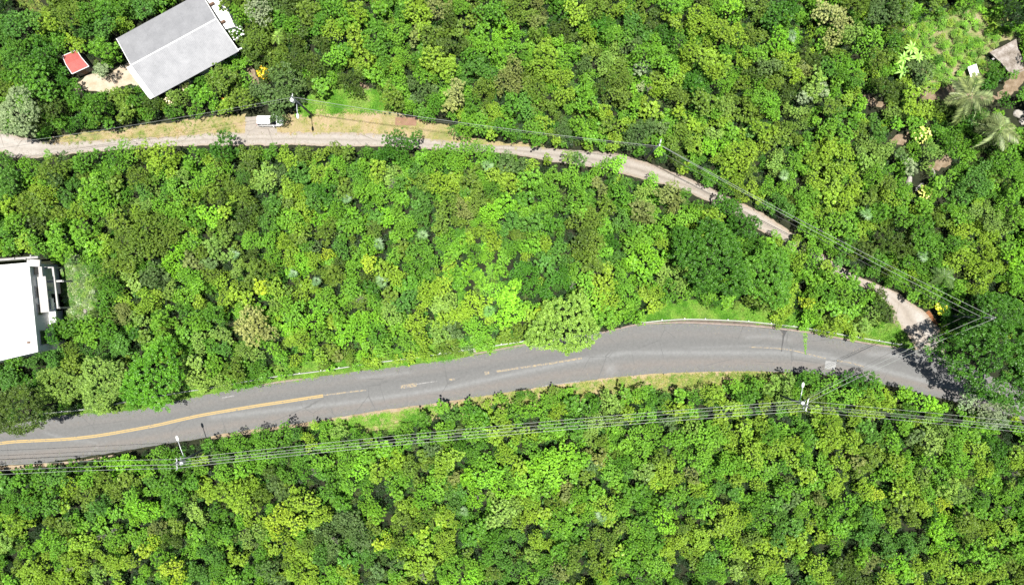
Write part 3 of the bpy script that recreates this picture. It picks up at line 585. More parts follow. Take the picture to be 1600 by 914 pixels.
loft([gsec(-1.9, .67, .6, 1.42, 1.48), gsec(-1.7, .70, .63, 1.47, 1.53), gsec(-.2, .70, .63, 1.5, 1.56), gsec(.32, .66, .6, 1.46, 1.5)], 'roof', cp, cr_)
for sx in (-1.35, 1.38):
    for sy in (-1, 1):
        m = MB(); m.tube([(0, -.11, 0), (0, .11, 0)], .32, 16); w = m.build('wheel', M['tyre'], cr_); w.location = (sx, sy*.8, .32)
        m = MB(); m.tube([(0, -.02, 0), (0, .02, 0)], .19, 12); h = m.build('rim', M['steel'], w); h.location = (0, sy*.11, 0)
for sy in (-1, 1):
    m = MB(); m.ball((0, 0, 0), (.12, .17, .09)); x = m.build('headlight', M['insul'], cr_, True); x.location = (2.08, sy*.55, .64)
    m = MB(); m.ball((0, 0, 0), (.07, .1, .16)); x = m.build('tail_light', plain('tail_light_red', (.35, .02, .02), .3), cr_, True); x.location = (-2.12, sy*.66, .82)
    m = MB(); m.ball((0, 0, 0), (.1, .13, .09)); x = m.build('wing_mirror', cp, cr_, True); x.location = (.75, sy*1.0, 1.0)
    for px_ in (-.2, -1.25):
        m = MB(); m.box((0, 0, 0), (.07, .05, .48)); x = m.build('pillar', cp, cr_); x.location = (px_, sy*.73, 1.22); x.rotation_euler = (sy*.34, 0, 0)

TREES = """20 38 24 t;46 32 20 t;12 62 16 t;78 36 17 y;108 28 22 o;135 22 18 g;165 18 18 g;188 8 18 g;222 14 17 t;252 -2 16 t;189 35 12 y;134 50 13 t;165 42 20 t;163 78 23 l;24 76 18 g;50 64 12 g;30 90 20 t;68 84 22 d;95 68 12 g;80 104 14 d;98 127 10 d;36 115 24 g;62 130 25 g;78 142 18 g;30 180 32 s;85 170 18 k;115 150 16 g;144 160 14 g;190 150 16 o;210 158 14 g;150 170 22 g;160 110 13 s;240 165 16 k;290 134 8 b;268 148 10 p;285 155 12 o;302 142 12 g;265 175 11 g;310 160 12 g;200 172 16 o;230 178 14 g;8 140 15 o;10 122 10 g;10 10 18 D;170 195 12 g;120 190 12 d;95 195 12 g
350 10 12 o;372 22 14 l;405 18 23 s;424 6 16 v;450 12 18 k;440 30 16 g;458 40 15 l;480 20 20 o;500 40 16 g;400 62 20 o;395 85 14 k;458 62 14 k;472 50 12 k;507 65 10 k;440 95 16 o;465 92 18 k;488 98 20 k;502 108 16 k;520 48 18 y;545 40 20 l;530 15 20 g;560 20 20 y;593 14 15 l;635 20 15 g;555 60 20 y;585 60 24 g;597 72 14 t;620 50 18 l;525 90 18 l;540 78 14 g;570 92 18 y;600 92 18 g;628 88 14 l;590 112 16 l;622 116 16 l;350 121 22 o;340 138 16 o;385 125 12 l;378 155 20 o;355 162 12 y;325 150 16 l;445 125 26 v;430 155 22 v;433 171 16 v;431 184 10 v;440 188 8 v;465 130 16 v;487 132 14 k;500 135 16 l;520 122 12 l;548 127 20 k;558 140 12 k;610 150 20 o;622 162 14 o;627 140 12 l;405 140 16 v
650 20 20 y;660 45 14 y;685 15 18 b;702 27 16 k;720 10 14 l;745 20 16 o;770 20 22 g;800 15 20 o;825 25 14 o;792 38 12 L;752 48 13 l;735 32 12 o;715 48 12 o;668 58 18 o;648 56 12 b;698 72 14 k;727 72 12 k;755 70 16 l;775 82 18 l;800 75 14 l;835 33 16 b;836 52 13 o;880 15 16 g;900 20 20 y;930 15 18 o;880 45 16 k;935 42 16 d;950 57 14 g;918 50 14 y;873 64 10 L;900 80 16 l;855 90 22 y;845 106 18 y;880 98 16 l;875 120 18 y;915 100 14 v;922 78 16 o;945 95 14 p;955 120 12 o;680 95 24 y;702 107 18 y;655 95 14 g;660 120 16 l;660 137 12 v;690 125 12 g;735 85 16 g;750 106 18 t;768 117 14 t;802 106 18 b;790 127 20 b;806 137 14 b;712 146 20 B;706 165 16 B;750 140 16 o;762 130 14 p;840 140 20 o;820 165 16 t;800 165 18 g;740 165 16 g;680 165 16 g;657 172 12 g;645 155 9 v;880 150 18 y;915 155 24 l;937 172 16 y;950 176 9 Y;940 135 12 k;890 133 9 v
975 15 16 y;1000 15 16 o;1012 4 10 l;1050 10 18 l;1090 22 18 y;1092 42 18 y;1120 12 14 l;1145 10 16 L;1175 10 14 o;1115 40 16 y;1130 50 20 y;1150 57 18 y;1055 35 14 y;985 33 18 t;1000 42 14 t;975 57 16 g;1020 38 12 k;1040 52 16 d;1062 66 16 g;980 72 14 v;1010 87 24 l;1026 74 14 l;1000 107 14 s;1046 106 17 l;1060 122 12 y;1080 77 18 y;1100 92 20 y;1130 102 18 y;1112 112 16 y;1135 80 14 g;1186 86 18 l;1216 65 20 L;1200 105 18 v;1226 106 16 o;1180 115 14 k;1215 23 22 d;1236 9 14 d;1200 36 14 d;1190 55 12 o;1228 95 18 y;1242 116 14 y;1258 88 14 k;1255 104 10 b;1276 122 16 p;1270 142 16 p;1254 152 12 s;1230 150 14 k;1210 130 14 o;1190 150 16 l;1200 167 16 l;1160 130 14 o;1130 135 14 l;1090 135 16 d;1078 124 12 d;1100 160 22 o;1132 165 16 p;1060 150 16 o;1040 130 14 y;1020 170 16 y;1060 175 14 y;990 165 12 l;970 150 18 o;975 125 16 o;1170 172 14 o;1246 176 14 p;1165 100 12 y;1000 137 9 s
1290 20 22 B;1312 34 20 B;1330 52 18 p;1300 62 18 B;1345 12 16 o;1370 25 18 v;1405 20 22 v;1395 45 16 o;1430 25 8 l;1460 8 12 o;1592 25 25 D;1572 8 16 D;1365 60 18 l;1396 65 16 g;1346 75 14 l;1310 95 14 l;1330 106 14 l;1314 116 12 g;1370 95 18 o;1390 90 14 o;1385 140 22 k;1442 110 18 v;1463 95 10 d;1425 145 16 y;1450 140 14 y;1425 170 16 y;1290 110 14 t;1285 142 14 s;1300 167 18 o;1340 125 14 g;1345 165 10 L;1395 174 12 p;1596 150 12 g;1582 118 9 g;1570 158 12 d;1470 165 12 k
8 246 12 g;12 282 22 t;8 302 12 t;40 265 12 l;75 242 8 l;76 266 20 o;101 262 16 o;86 278 14 v;100 244 10 v;131 250 18 g;150 242 10 g;145 282 16 l;178 245 18 g;198 237 18 l;192 257 16 l;226 235 16 y;255 240 22 y;271 252 14 y;240 262 12 y;213 277 18 o;236 287 12 o;285 272 10 p;301 246 16 l;318 240 10 g;311 285 16 l;280 300 18 l;300 312 16 y;260 300 14 g;226 300 14 t;200 305 12 g;180 290 16 o;160 302 18 l;135 302 16 l;65 300 14 y;70 326 16 o;58 311 12 o;101 306 14 t;40 320 18 o;15 320 16 y;25 346 18 l;55 346 12 k;95 336 16 o;120 330 18 y;141 325 14 l;171 326 14 l;130 356 20 l;85 356 16 l;186 346 20 o;226 356 24 o;251 344 16 o;276 351 14 o;230 321 12 p;250 324 14 l;276 326 14 l;301 340 14 g;10 362 10 t;40 366 14 l
350 230 24 d;366 238 12 d;340 265 14 o;357 260 12 l;390 246 14 o;425 237 14 g;446 241 16 y;455 252 16 y;475 241 14 o;500 242 12 y;525 233 12 o;545 236 14 o;570 240 10 g;620 226 25 d;603 240 16 d;330 272 16 l;351 281 14 o;366 290 14 o;330 300 16 o;345 311 14 k;380 276 14 t;395 255 12 k;411 271 14 p;426 277 12 p;440 276 12 v;466 266 16 t;476 277 14 t;414 291 14 p;450 290 14 y;450 302 12 y;501 271 18 y;516 281 16 l;530 255 14 l;555 270 14 g;575 264 14 l;592 266 18 y;611 271 14 p;540 300 16 o;560 290 14 l;571 301 18 l;590 295 14 l;506 300 20 d;490 311 16 t;521 311 14 t;626 286 14 t;632 250 14 g;600 306 12 l;385 311 16 o;395 326 14 k;430 316 16 t;450 316 12 o;470 325 14 y;525 326 14 l;330 336 18 L;351 330 14 y;345 351 14 o;380 341 16 k;396 351 12 o;420 346 18 t;436 351 14 l;455 346 18 l;462 356 16 y;500 346 16 L;511 356 18 o;535 351 14 g;558 346 16 l;555 357 14 l;590 341 16 t;605 346 14 L;620 330 14 l;630 356 14 l;585 357 14 o
645 220 14 d;660 246 14 l;680 241 16 l;700 236 16 l;725 236 18 l;715 256 16 l;745 233 14 l;765 239 12 l;770 251 14 g;790 256 18 v;811 261 16 v;830 258 12 y;856 250 10 y;890 246 14 p;906 251 14 t;935 266 16 l;955 256 14 l;650 266 14 t;680 266 14 l;690 287 22 y;664 286 16 o;735 276 16 o;780 276 18 y;796 286 18 y;770 296 16 g;745 296 14 o;830 281 20 l;861 275 16 l;891 276 18 l;911 286 16 l;931 285 12 b;941 296 12 b;820 311 16 g;861 306 20 l;845 296 14 g;880 321 16 g;901 311 14 l;790 321 20 L;770 331 18 L;811 321 14 l;700 321 20 o;690 304 14 l;721 326 16 b;740 321 14 o;690 346 18 o;660 341 14 t;650 320 10 t;770 351 14 L;800 346 16 t;830 351 20 t;861 351 14 g;901 346 16 o;931 341 18 o;946 320 16 o;945 351 14 l;911 334 12 l;725 200 16 l;750 195 16 l;790 200 18 g;835 200 16 l;850 192 14 y;880 205 14 v;905 200 18 l;925 215 14 l;950 195 16 o;710 205 10 t;838 220 12 g
970 201 14 y;1001 206 24 v;985 222 16 v;1016 195 12 v;1030 238 9 L;1051 226 14 o;1071 215 16 o;1081 195 14 y;1060 200 12 o;1086 226 16 y;1108 231 16 L;1115 210 14 p;1146 206 12 l;1126 190 12 y;1171 206 12 t;1186 201 18 y;1201 211 16 y;1195 226 14 y;1151 236 18 y;1166 246 20 y;1140 261 18 y;1171 266 14 o;1216 216 18 o;1231 200 14 o;1241 251 16 l;1211 256 14 p;1256 231 12 l;1271 251 16 y;1151 286 14 y;1171 296 14 y;1200 296 14 l;1231 291 14 l;1261 301 14 l;1251 316 14 l;1216 311 12 t;1231 331 14 t;1256 341 14 l;1271 356 12 l;1271 281 14 y;1058 250 14 k;965 257 14 L;1021 281 12 L;1011 291 12 l;1005 301 14 p;1041 301 18 b;1056 311 14 b;1011 321 14 p;1000 326 20 b;985 316 14 l;975 288 14 t;970 301 16 g;1071 341 14 l;1086 335 12 l;1051 346 16 l;1070 302 10 g;1096 322 12 g;1131 318 18 d;1146 331 18 d;1144 322 15 d;1161 351 24 d;1176 349 14 d;1116 346 22 y;1101 340 14 y;1026 361 16 l;1200 380 12 l;970 346 16 t;985 356 12 g;1100 270 9 g;1080 262 9 g
1295 200 18 l;1321 211 16 l;1310 190 14 g;1346 201 12 o;1371 201 14 t;1401 196 12 l;1426 190 14 l;1295 236 18 y;1321 241 16 y;1311 266 20 y;1336 286 14 y;1300 281 16 y;1295 311 16 y;1321 311 16 y;1356 251 16 p;1366 271 14 l;1381 236 14 p;1406 241 12 v;1421 261 14 s;1456 236 16 p;1481 216 14 g;1491 236 14 l;1466 285 12 l;1481 281 14 l;1391 291 14 o;1391 311 14 y;1411 316 14 l;1356 311 14 o;1381 331 14 g;1300 346 18 l;1326 351 16 l;1411 341 18 g;1441 351 20 g;1441 326 14 l;1481 321 14 g;1506 311 12 t;1521 281 18 t;1531 266 14 t;1536 296 14 t;1556 251 16 g;1576 226 20 l;1581 261 20 l;1586 301 18 l;1571 321 14 l;1521 331 14 p;1551 346 16 p;1591 341 18 l;1501 341 14 l;1471 346 12 o;1501 361 14 y
15 381 14 g;40 381 16 y;60 386 16 g;90 379 16 l;105 395 18 l;125 376 14 l;145 386 16 l;166 391 14 y;191 376 18 o;221 376 20 o;251 376 16 o;271 371 14 o;211 396 20 o;176 416 18 o;201 416 16 o;236 396 14 o;237 430 20 v;261 408 10 L;276 400 12 L;300 381 14 l;316 396 12 o;296 411 14 b;301 431 16 l;311 446 14 l;146 441 14 p;151 421 14 g;166 441 18 g;181 451 16 g;211 446 12 p;231 466 16 y;226 481 14 y;266 456 14 p;291 461 16 l;311 471 12 y;196 491 14 b;216 496 14 p;251 496 14 l;161 481 14 g;150 491 12 k;111 511 18 g;141 511 20 l;171 516 20 g;91 506 14 g;76 526 18 d;64 545 12 d;191 536 16 t;211 521 12 d;261 531 18 l;241 546 14 l;286 521 14 l;306 501 16 l;311 531 14 p;291 491 14 g;226 526 14 o
336 386 18 p;351 376 14 p;361 396 14 p;396 376 16 l;396 394 12 k;421 376 16 l;446 381 14 y;456 396 14 y;426 401 14 l;331 412 12 v;331 431 16 o;371 426 12 p;401 421 16 o;421 431 16 o;396 436 12 o;411 449 16 Y;431 451 16 y;446 456 12 p;346 441 14 y;366 461 16 y;351 466 14 y;386 466 14 y;336 491 18 g;391 491 18 B;406 506 22 B;391 521 20 B;421 521 16 B;376 511 14 B;431 476 14 p;451 481 18 l;471 371 14 o;481 386 12 g;471 406 14 L;491 386 12 v;491 406 14 y;511 398 12 Y;536 393 14 t;531 411 12 k;526 426 16 o;556 411 14 l;546 431 12 l;576 386 16 l;576 411 14 Y;601 421 18 y;616 401 14 l;631 386 14 o;621 436 14 y;576 433 14 k;581 451 14 d;551 451 16 l;481 446 14 y;471 461 12 y;511 466 18 l;501 481 16 l;461 491 18 l;491 501 18 L;466 511 18 L;471 531 18 y;501 521 16 l;531 501 16 l;541 521 18 L;561 511 18 L;581 501 18 L;591 521 18 g;611 491 18 p;621 511 16 l;611 461 16 o;631 471 18 t;601 541 14 l;346 521 14 p;331 541 14 g;351 546 14 t;381 546 14 p;431 546 14 l;521 546 14 o;635 530 14 l
656 386 18 g;671 401 16 g;651 421 16 g;641 441 14 g;691 381 14 l;716 386 20 l;731 376 14 y;706 401 16 l;701 416 14 y;741 396 18 g;731 416 16 L;771 376 16 y;761 396 14 L;786 406 14 l;801 391 14 g;831 386 16 l;851 381 14 y;836 371 14 l;866 396 18 t;851 411 16 t;826 431 18 d;831 451 18 d;851 456 14 d;866 436 14 d;811 421 14 d;781 426 14 l;721 441 14 g;751 441 16 l;701 431 14 l;691 446 18 y;671 451 18 y;666 466 14 y;701 466 16 p;736 476 20 y;726 491 16 y;756 471 14 y;771 456 16 l;796 456 18 L;801 471 16 L;801 491 18 L;786 501 16 L;821 481 14 l;831 491 14 y;848 488 15 Y;651 501 18 y;656 521 16 y;691 501 16 y;711 496 14 y;686 521 18 p;706 516 16 v;746 514 18 l;736 506 14 l;790 518 12 o;811 514 11 o;690 540 13 o;882 508 52 G;845 521 22 G;931 381 18 o;911 376 14 k;946 391 16 l;921 401 14 o;951 376 14 d;956 401 12 t;916 441 16 l;911 456 14 o;946 446 20 y;936 471 20 L;951 471 18 y;946 491 20 l;931 491 12 g;956 503 14 l
985 381 14 l;1001 376 14 l;1031 376 14 y;1046 373 12 l;1011 396 18 L;1026 411 16 L;986 406 12 L;1006 426 16 L;971 441 18 l;981 461 18 l;971 481 18 l;985 494 17 l;1011 441 14 l;1026 456 14 y;1036 431 14 p;1046 451 16 g;1061 446 14 p;1041 466 12 l;1066 461 12 l;1112 405 58 d;1075 384 30 d;1200 432 42 g;1190 468 22 o;1181 381 16 d;1201 391 16 l;1226 401 16 l;1236 386 12 l;1246 411 16 y;1261 431 16 l;1271 401 18 l;1276 441 14 l;1231 464 16 y;1216 474 14 y;1261 472 15 Y;1264 488 12 L;1271 459 14 l;1281 479 16 l
1291 376 14 l;1321 386 14 g;1301 395 10 l;1311 411 14 t;1336 421 12 t;1351 391 18 k;1381 381 20 k;1371 401 16 g;1411 391 18 k;1441 381 18 g;1421 411 16 g;1401 431 14 l;1461 391 16 g;1491 381 18 g;1501 401 18 y;1521 411 18 y;1541 391 16 y;1546 421 18 y;1531 436 14 y;1571 386 14 l;1581 401 18 L;1591 421 14 L;1596 381 12 L;1586 446 14 l;1601 461 12 l;1496 456 14 l;1441 441 14 l;1461 461 13 l;1291 416 12 y;1301 436 18 l;1331 441 16 l;1291 456 16 g;1321 461 18 l;1351 464 14 l;1301 481 16 l;1331 486 16 l;1311 500 14 y;1377 479 16 k;1390 492 12 k;1361 491 14 p;1351 508 13 p;1547 562 76 d;1560 492 38 d;1510 500 22 d
25 561 16 g;51 566 14 t;81 561 14 t;110 576 20 o;96 602 34 p;160 597 38 p;242 590 50 e;28 642 46 k;10 590 16 t;60 590 12 d;306 566 16 p;311 592 20 p;215 558 12 g
336 571 18 l;336 590 16 p;366 571 16 o;371 584 18 o;377 598 14 g;401 574 14 g;441 559 14 l;461 563 12 y;501 558 14 y;506 568 12 o;526 561 14 b;566 558 10 L;591 557 10 l;350 692 12 g;326 694 12 g;371 692 18 l;411 682 18 g;441 681 20 g;460 678 14 t;482 683 9 y;506 682 12 l;531 674 14 p;556 677 12 g;346 716 16 g;376 716 14 l;411 707 18 l;471 716 14 g;501 721 16 l;546 716 18 l;571 711 16 l;601 701 16 l;621 716 14 y;631 692 14 l;440 710 14 g
691 637 14 l;661 652 14 g;706 657 14 t;735 642 14 g;751 652 16 g;781 651 18 y;801 642 14 l;816 617 11 g;831 641 18 l;861 627 14 l;871 641 16 y;851 656 14 l;901 631 16 g;926 636 16 g;946 622 14 p;956 627 16 p;701 671 16 l;741 671 16 l;771 676 14 y;661 681 14 l;806 681 12 y;826 676 12 y;851 681 12 l;901 666 16 g;931 661 14 p;702 716 20 y;676 701 14 v;721 701 14 g;791 711 18 y;761 721 16 l;831 701 16 l;881 706 20 L;901 716 20 L;936 716 16 b;941 691 14 o;860 712 14 L
976 616 16 l;1001 614 14 l;966 634 12 p;1016 627 12 g;1036 622 10 t;1061 617 14 l;1105 611 14 y;1121 616 14 y;1150 603 14 l;1166 616 18 g;1186 598 12 l;1206 602 16 p;1230 594 16 p;1250 594 12 d;1266 587 14 g;1276 602 14 g;1226 617 14 p;1061 637 14 y;1081 641 12 l;1141 636 14 y;1001 681 18 l;1021 671 16 l;1051 686 18 l;1081 671 16 p;1096 681 18 l;1121 686 14 l;1101 701 18 l;1136 671 14 y;1166 671 16 y;1171 691 14 y;1191 666 14 y;1201 681 16 g;1211 701 18 y;1241 691 16 y;1261 681 14 g;976 696 14 l;971 721 14 g;1001 711 18 l;1031 716 16 o;1091 721 16 l;1176 711 18 y;1156 721 14 l;1261 721 14 l;1236 721 14 y;1045 660 14 v;1085 620 12 g
1296 602 18 l;1321 592 14 d;1346 597 22 d;1366 607 18 l;1356 621 20 y;1331 616 18 l;1381 626 14 y;1411 612 14 L;1436 627 16 L;1456 632 14 L;1421 641 14 g;1511 621 17 s;1541 641 23 s;1556 656 18 s;1561 626 16 s;1581 641 12 g;1596 641 12 g;1586 656 8 Y;1591 671 14 l;1301 656 14 y;1336 651 14 y;1301 681 18 y;1331 691 18 y;1351 666 14 t;1366 681 14 t;1396 691 16 l;1411 666 14 l;1431 681 14 v;1456 691 18 p;1471 676 14 p;1501 671 14 l;1521 681 14 l;1491 701 18 l;1531 701 14 y;1561 708 12 d;1401 721 16 y;1341 721 14 b;1311 721 14 y;1451 721 16 l;1501 726 18 l;1591 711 14 y;1565 725 12 g
10 755 14 t;31 752 14 g;61 748 16 g;91 746 16 t;111 756 14 y;141 746 16 l;166 751 18 o;196 746 14 o;191 728 12 L;216 727 14 L;236 737 10 l;51 791 20 g;81 786 18 g;21 781 14 g;101 791 14 y;136 771 18 o;156 791 16 t;181 801 14 l;206 776 14 l;219 791 18 L;236 752 12 t;256 756 18 g;276 766 20 g;271 791 16 g;301 756 14 g;306 801 14 p;346 766 20 y;371 771 22 y;386 791 18 y;396 756 14 y;351 738 16 l;376 736 14 l;391 728 10 l;21 821 16 y;11 846 16 p;36 824 14 y;76 841 18 l;96 851 18 l;101 821 14 o;131 846 18 y;111 871 14 y;46 886 16 y;66 891 14 y;15 906 12 l;131 881 14 y;181 846 14 l;171 876 14 y;156 896 14 p;201 877 14 y;226 860 14 Y;241 846 12 Y;246 871 14 l;271 886 18 Y;281 902 16 Y;266 841 16 k;276 821 14 o;251 826 12 b;306 836 16 l;331 831 18 g;351 831 16 g;321 861 14 t;341 871 16 t;311 896 16 t;341 896 16 g;371 871 14 y;386 841 14 p;391 891 14 g;361 906 12 l
421 736 12 k;436 761 14 v;451 746 14 g;476 736 16 g;501 740 12 g;541 735 14 l;561 731 18 L;591 736 18 y;611 746 16 l;641 731 14 o;521 751 16 g;511 771 14 g;546 761 14 l;531 786 14 g;481 786 20 y;501 806 18 y;456 786 14 y;436 806 22 Y;461 816 18 Y;431 831 14 Y;406 771 14 o;406 831 14 p;591 801 16 l;621 771 14 l;641 786 12 y;661 776 20 l;681 761 18 l;691 731 18 y;711 746 12 b;731 741 14 L;761 746 20 L;781 761 18 L;746 776 16 L;771 731 14 l;711 791 14 t;701 806 14 y;551 811 18 v;561 836 20 v;521 851 16 v;541 871 18 t;501 871 14 t;481 851 14 o;592 850 12 Y;605 842 12 Y;621 846 14 o;646 821 16 o;661 831 16 y;671 801 14 o;631 811 14 o;661 861 16 y;691 841 14 y;701 861 14 y;736 841 16 g;751 821 18 g;771 841 18 g;781 801 22 p;801 791 16 p;761 871 14 g;736 881 14 l;711 881 16 l;691 891 14 l;671 881 14 y;641 886 14 y;621 881 14 v;591 891 14 v;541 891 14 y;521 896 14 l;471 866 12 y;446 851 14 y;461 891 18 y;486 901 14 y;421 891 18 v;706 906 14 L;736 901 14 L;771 896 14 o;791 881 14 t
816 731 16 y;836 726 20 L;861 733 20 L;891 729 18 L;821 756 18 L;846 766 18 l;866 751 16 L;926 726 14 v;916 746 14 o;951 731 16 l;961 751 18 l;931 771 18 l;946 791 20 y;966 791 16 l;901 771 14 l;886 776 12 b;871 786 14 o;881 801 14 l;831 786 14 y;851 801 14 y;811 816 14 y;836 841 14 y;871 821 14 l;891 816 12 l;991 766 18 g;1001 781 16 g;976 736 14 t;1011 736 18 p;1041 736 16 y;1021 756 12 y;1051 751 14 y;1081 741 15 b;1111 736 14 l;1131 731 18 l;1161 731 18 l;1186 726 14 l;1061 771 16 l;1086 781 14 t;1091 771 12 y;1041 786 16 g;1036 811 22 L;1011 816 18 g;991 821 14 l;1066 826 12 o;1101 801 14 l;1111 781 14 l;1096 841 14 y;1121 826 14 y;1146 771 14 t;1151 751 12 y;1181 756 12 y;1141 801 16 y;1161 811 14 y;1131 851 16 l;1151 861 14 y;1111 871 14 t;1101 891 16 g;1121 896 14 l;1176 841 14 o;1191 851 14 y;1191 781 14 g;1196 811 14 l;1191 881 14 y;1171 886 16 o;1151 891 14 p;906 831 14 g;921 851 16 o;901 861 16 o;951 846 16 o;966 861 14 y;976 871 16 l;991 851 14 l;1011 861 16 l;1026 851 12 g;1031 881 14 l;991 891 14 g;871 861 14 g;851 881 16 g;831 866 14 p;816 881 14 t;871 891 14 b;896 886 14 o;931 881 16 o;946 891 16 y;1001 906 14 g;861 906 12 v;826 901 14 l
1206 731 14 l;1226 731 14 g;1261 741 18 y;1271 756 14 l;1226 766 16 l;1211 786 14 t;1231 786 12 v;1291 736 14 l;1311 746 14 y;1346 731 16 o;1301 761 14 y;1281 781 12 b;1326 786 14 l;1351 766 16 y;1366 771 14 Y;1301 801 16 l;1311 821 18 l;1251 801 14 l;1241 821 18 t;1221 811 14 t;1216 841 16 t;1251 841 14 y;1206 851 14 y;1226 861 12 y;1211 881 16 y;1236 886 12 v;1276 881 18 y;1281 896 14 y;1266 906 12 t;1311 881 16 k;1326 891 14 k;1306 851 14 l;1346 871 14 l;1361 876 14 b;1346 841 14 t;1361 826 14 t;1351 806 14 t;1371 801 14 l;1386 861 14 t;1401 881 18 L;1421 861 14 t;1431 881 14 y;1381 901 14 y;1416 761 18 y;1401 771 14 y;1386 741 14 l;1416 736 14 l;1441 746 16 p;1471 746 14 l;1481 761 18 p;1501 771 18 p;1511 751 14 o;1536 736 14 y;1551 746 12 l;1451 771 14 l;1441 791 14 y;1411 791 18 o;1396 811 14 o;1471 786 14 Y;1511 811 18 o;1501 821 14 o;1461 831 16 L;1471 851 14 L;1451 820 12 d;1481 871 16 y;1461 881 14 y;1521 861 16 l;1541 876 16 l;1556 871 14 l;1531 901 14 y;1561 896 14 y;1576 881 14 o;1591 901 14 o;1581 771 12 l;1576 821 14 y;1586 836 12 l;1591 861 12 l;1596 801 12 g"""
# ------------------------------------------------------------------ plants: leaf clump meshes
def quads_mesh(name, base, tip, side, droop, tone, mat):
    n = len(base); V = np.empty((n, 4, 3)); mid = base*.52+tip*.48
    V[:, 0] = base; V[:, 1] = mid-side; V[:, 2] = tip+droop; V[:, 3] = mid+side
    me = bpy.data.meshes.new(name); me.vertices.add(n*4); me.vertices.foreach_set('co', V.reshape(-1).astype(np.float32))
    me.loops.add(n*4); me.loops.foreach_set('vertex_index', np.arange(n*4, dtype=np.int32))
    me.polygons.add(n); me.polygons.foreach_set('loop_start', np.arange(0, n*4, 4, dtype=np.int32)); me.polygons.foreach_set('loop_total', np.full(n, 4, np.int32))
    me.update(calc_edges=True); at = me.attributes.new('tone', 'FLOAT', 'POINT'); at.data.foreach_set('value', np.repeat(tone, 4).astype(np.float32))
    me.materials.append(mat); return me
def unit(a): return a/np.maximum(1e-9, np.linalg.norm(a, axis=1, keepdims=True))
def crown_mesh(name, seed, nl, per, leaf, lr, squash=.72, rough=.22, up=.22, inner=.42, width=.5):
    g = np.random.default_rng(seed); ph = g.uniform(0, 6.28, 6)
    C = []
    def env(d):
        az = math.atan2(d[1], d[0]); return 1+rough*(.6*math.sin(2*az+ph[0])+.5*math.sin(3*az+ph[1])+.4*math.sin(5*az+ph[2])+.3*math.sin(4*d[2]*3+ph[3]))
    for i in range(nl):                     # best-candidate spread of the lumps
        best, bd = None, -1
        for _ in range(3):
            d = g.normal(size=3); d /= np.linalg.norm(d)
            if d[2] < -.25: d[2] = -d[2]
            p = d*env(d)*(1-lr*.6)*(inner+(1-inner)*g.random()**.6); p[2] *= squash
            q = min((np.linalg.norm(p-c) for c in C), default=9)
            if q > bd: best, bd = p, q
        C.append(best)
    C = np.array(C); ls = lr*g.uniform(.5, 1.15, nl); lt = g.random(nl)
    k = np.repeat(np.arange(nl), per); n = len(k)
    d = unit(g.normal(size=(n, 3))); d[:, 2] = np.where(d[:, 2] < -.35, -d[:, 2], d[:, 2])
    pos = C[k]+d*(ls[k]*g.uniform(.55, 1.0, n))[:, None]*np.array([1, 1, .85])
    nrm = unit(d*.75+np.array([0, 0, up])+g.normal(size=(n, 3))*.5)
    t = unit(np.cross(nrm, g.normal(size=(n, 3)))); s = np.cross(nrm, t); L_ = leaf*g.uniform(.65, 1.35, n)
    return quads_mesh(name, pos-t*L_[:, None]*.5, pos+t*L_[:, None]*.5, s*L_[:, None]*width*.5, -nrm*(L_*g.uniform(0, .35, n))[:, None], np.clip(.55*g.random(n)+.45*lt[k], 0, 1), M['leaf'])
SMALL = [crown_mesh('crown', 11, 44, 34, .13, .189, .7, .34), crown_mesh('crown', 12, 54, 28, .12, .163, .8, .3), crown_mesh('crown', 13, 32, 46, .13, .232, .75, .4),
         crown_mesh('crown', 14, 70, 24, .11, .138, .7, .42), crown_mesh('crown', 15, 40, 36, .15, .198, .65, .4, .55, .3), crown_mesh('crown', 16, 60, 28, .11, .155, .85, .28),
         crown_mesh('crown', 17, 26, 44, .19, .232, .7, .42), crown_mesh('crown', 18, 30, 34, .21, .215, .6, .45, .55, .25, .38)]
MID = [crown_mesh('crown', 21, 100, 36, .085, .133, .7, .32), crown_mesh('crown', 22, 130, 30, .078, .116, .75, .38), crown_mesh('crown', 23, 84, 42, .092, .146, .7, .42),
       crown_mesh('crown', 24, 160, 24, .074, .103, .72, .3), crown_mesh('crown', 25, 110, 33, .1, .129, .65, .45, .55, .35), crown_mesh('crown', 26, 72, 50, .082, .159, .8, .3)]
BIG = [crown_mesh('crown', 31, 330, 56, .045, .10, .62, .2, .5, .75), crown_mesh('crown', 32, 420, 44, .042, .088, .6, .24, .5, .78), crown_mesh('crown', 33, 260, 62, .052, .11, .62, .16, .5, .74)]
def trunk_mesh(seed):
    g = random.Random(seed); m = MB()
    m.tube([(0, 0, 0), (g.uniform(-.02, .02), g.uniform(-.02, .02), .3), (g.uniform(-.04, .04), g.uniform(-.04, .04), .6), (0, 0, .9)], [.05, .04, .03, .012], 7)
    for i in range(5):
        a = i*1.256+g.uniform(-.4, .4); z = g.uniform(.4, .62); r = g.uniform(.18, .3)
        m.tube([(0, 0, z), (math.cos(a)*r*.5, math.sin(a)*r*.5, z+.13), (math.cos(a)*r, math.sin(a)*r, z+.3)], [.022, .015, .006], 5)
    return m.mesh('trunk', M['bark'], True)
TRUNK = [trunk_mesh(s_) for s_ in (1, 2, 3)]
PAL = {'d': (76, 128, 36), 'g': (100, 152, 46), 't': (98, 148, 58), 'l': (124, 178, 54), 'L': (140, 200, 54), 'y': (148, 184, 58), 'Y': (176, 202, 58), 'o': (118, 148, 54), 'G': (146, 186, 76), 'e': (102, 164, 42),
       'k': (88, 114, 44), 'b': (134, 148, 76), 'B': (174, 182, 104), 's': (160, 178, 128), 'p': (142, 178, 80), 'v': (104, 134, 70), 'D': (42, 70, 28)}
LEAFK = 1.36
BLUE = np.array([1, 1, .92])
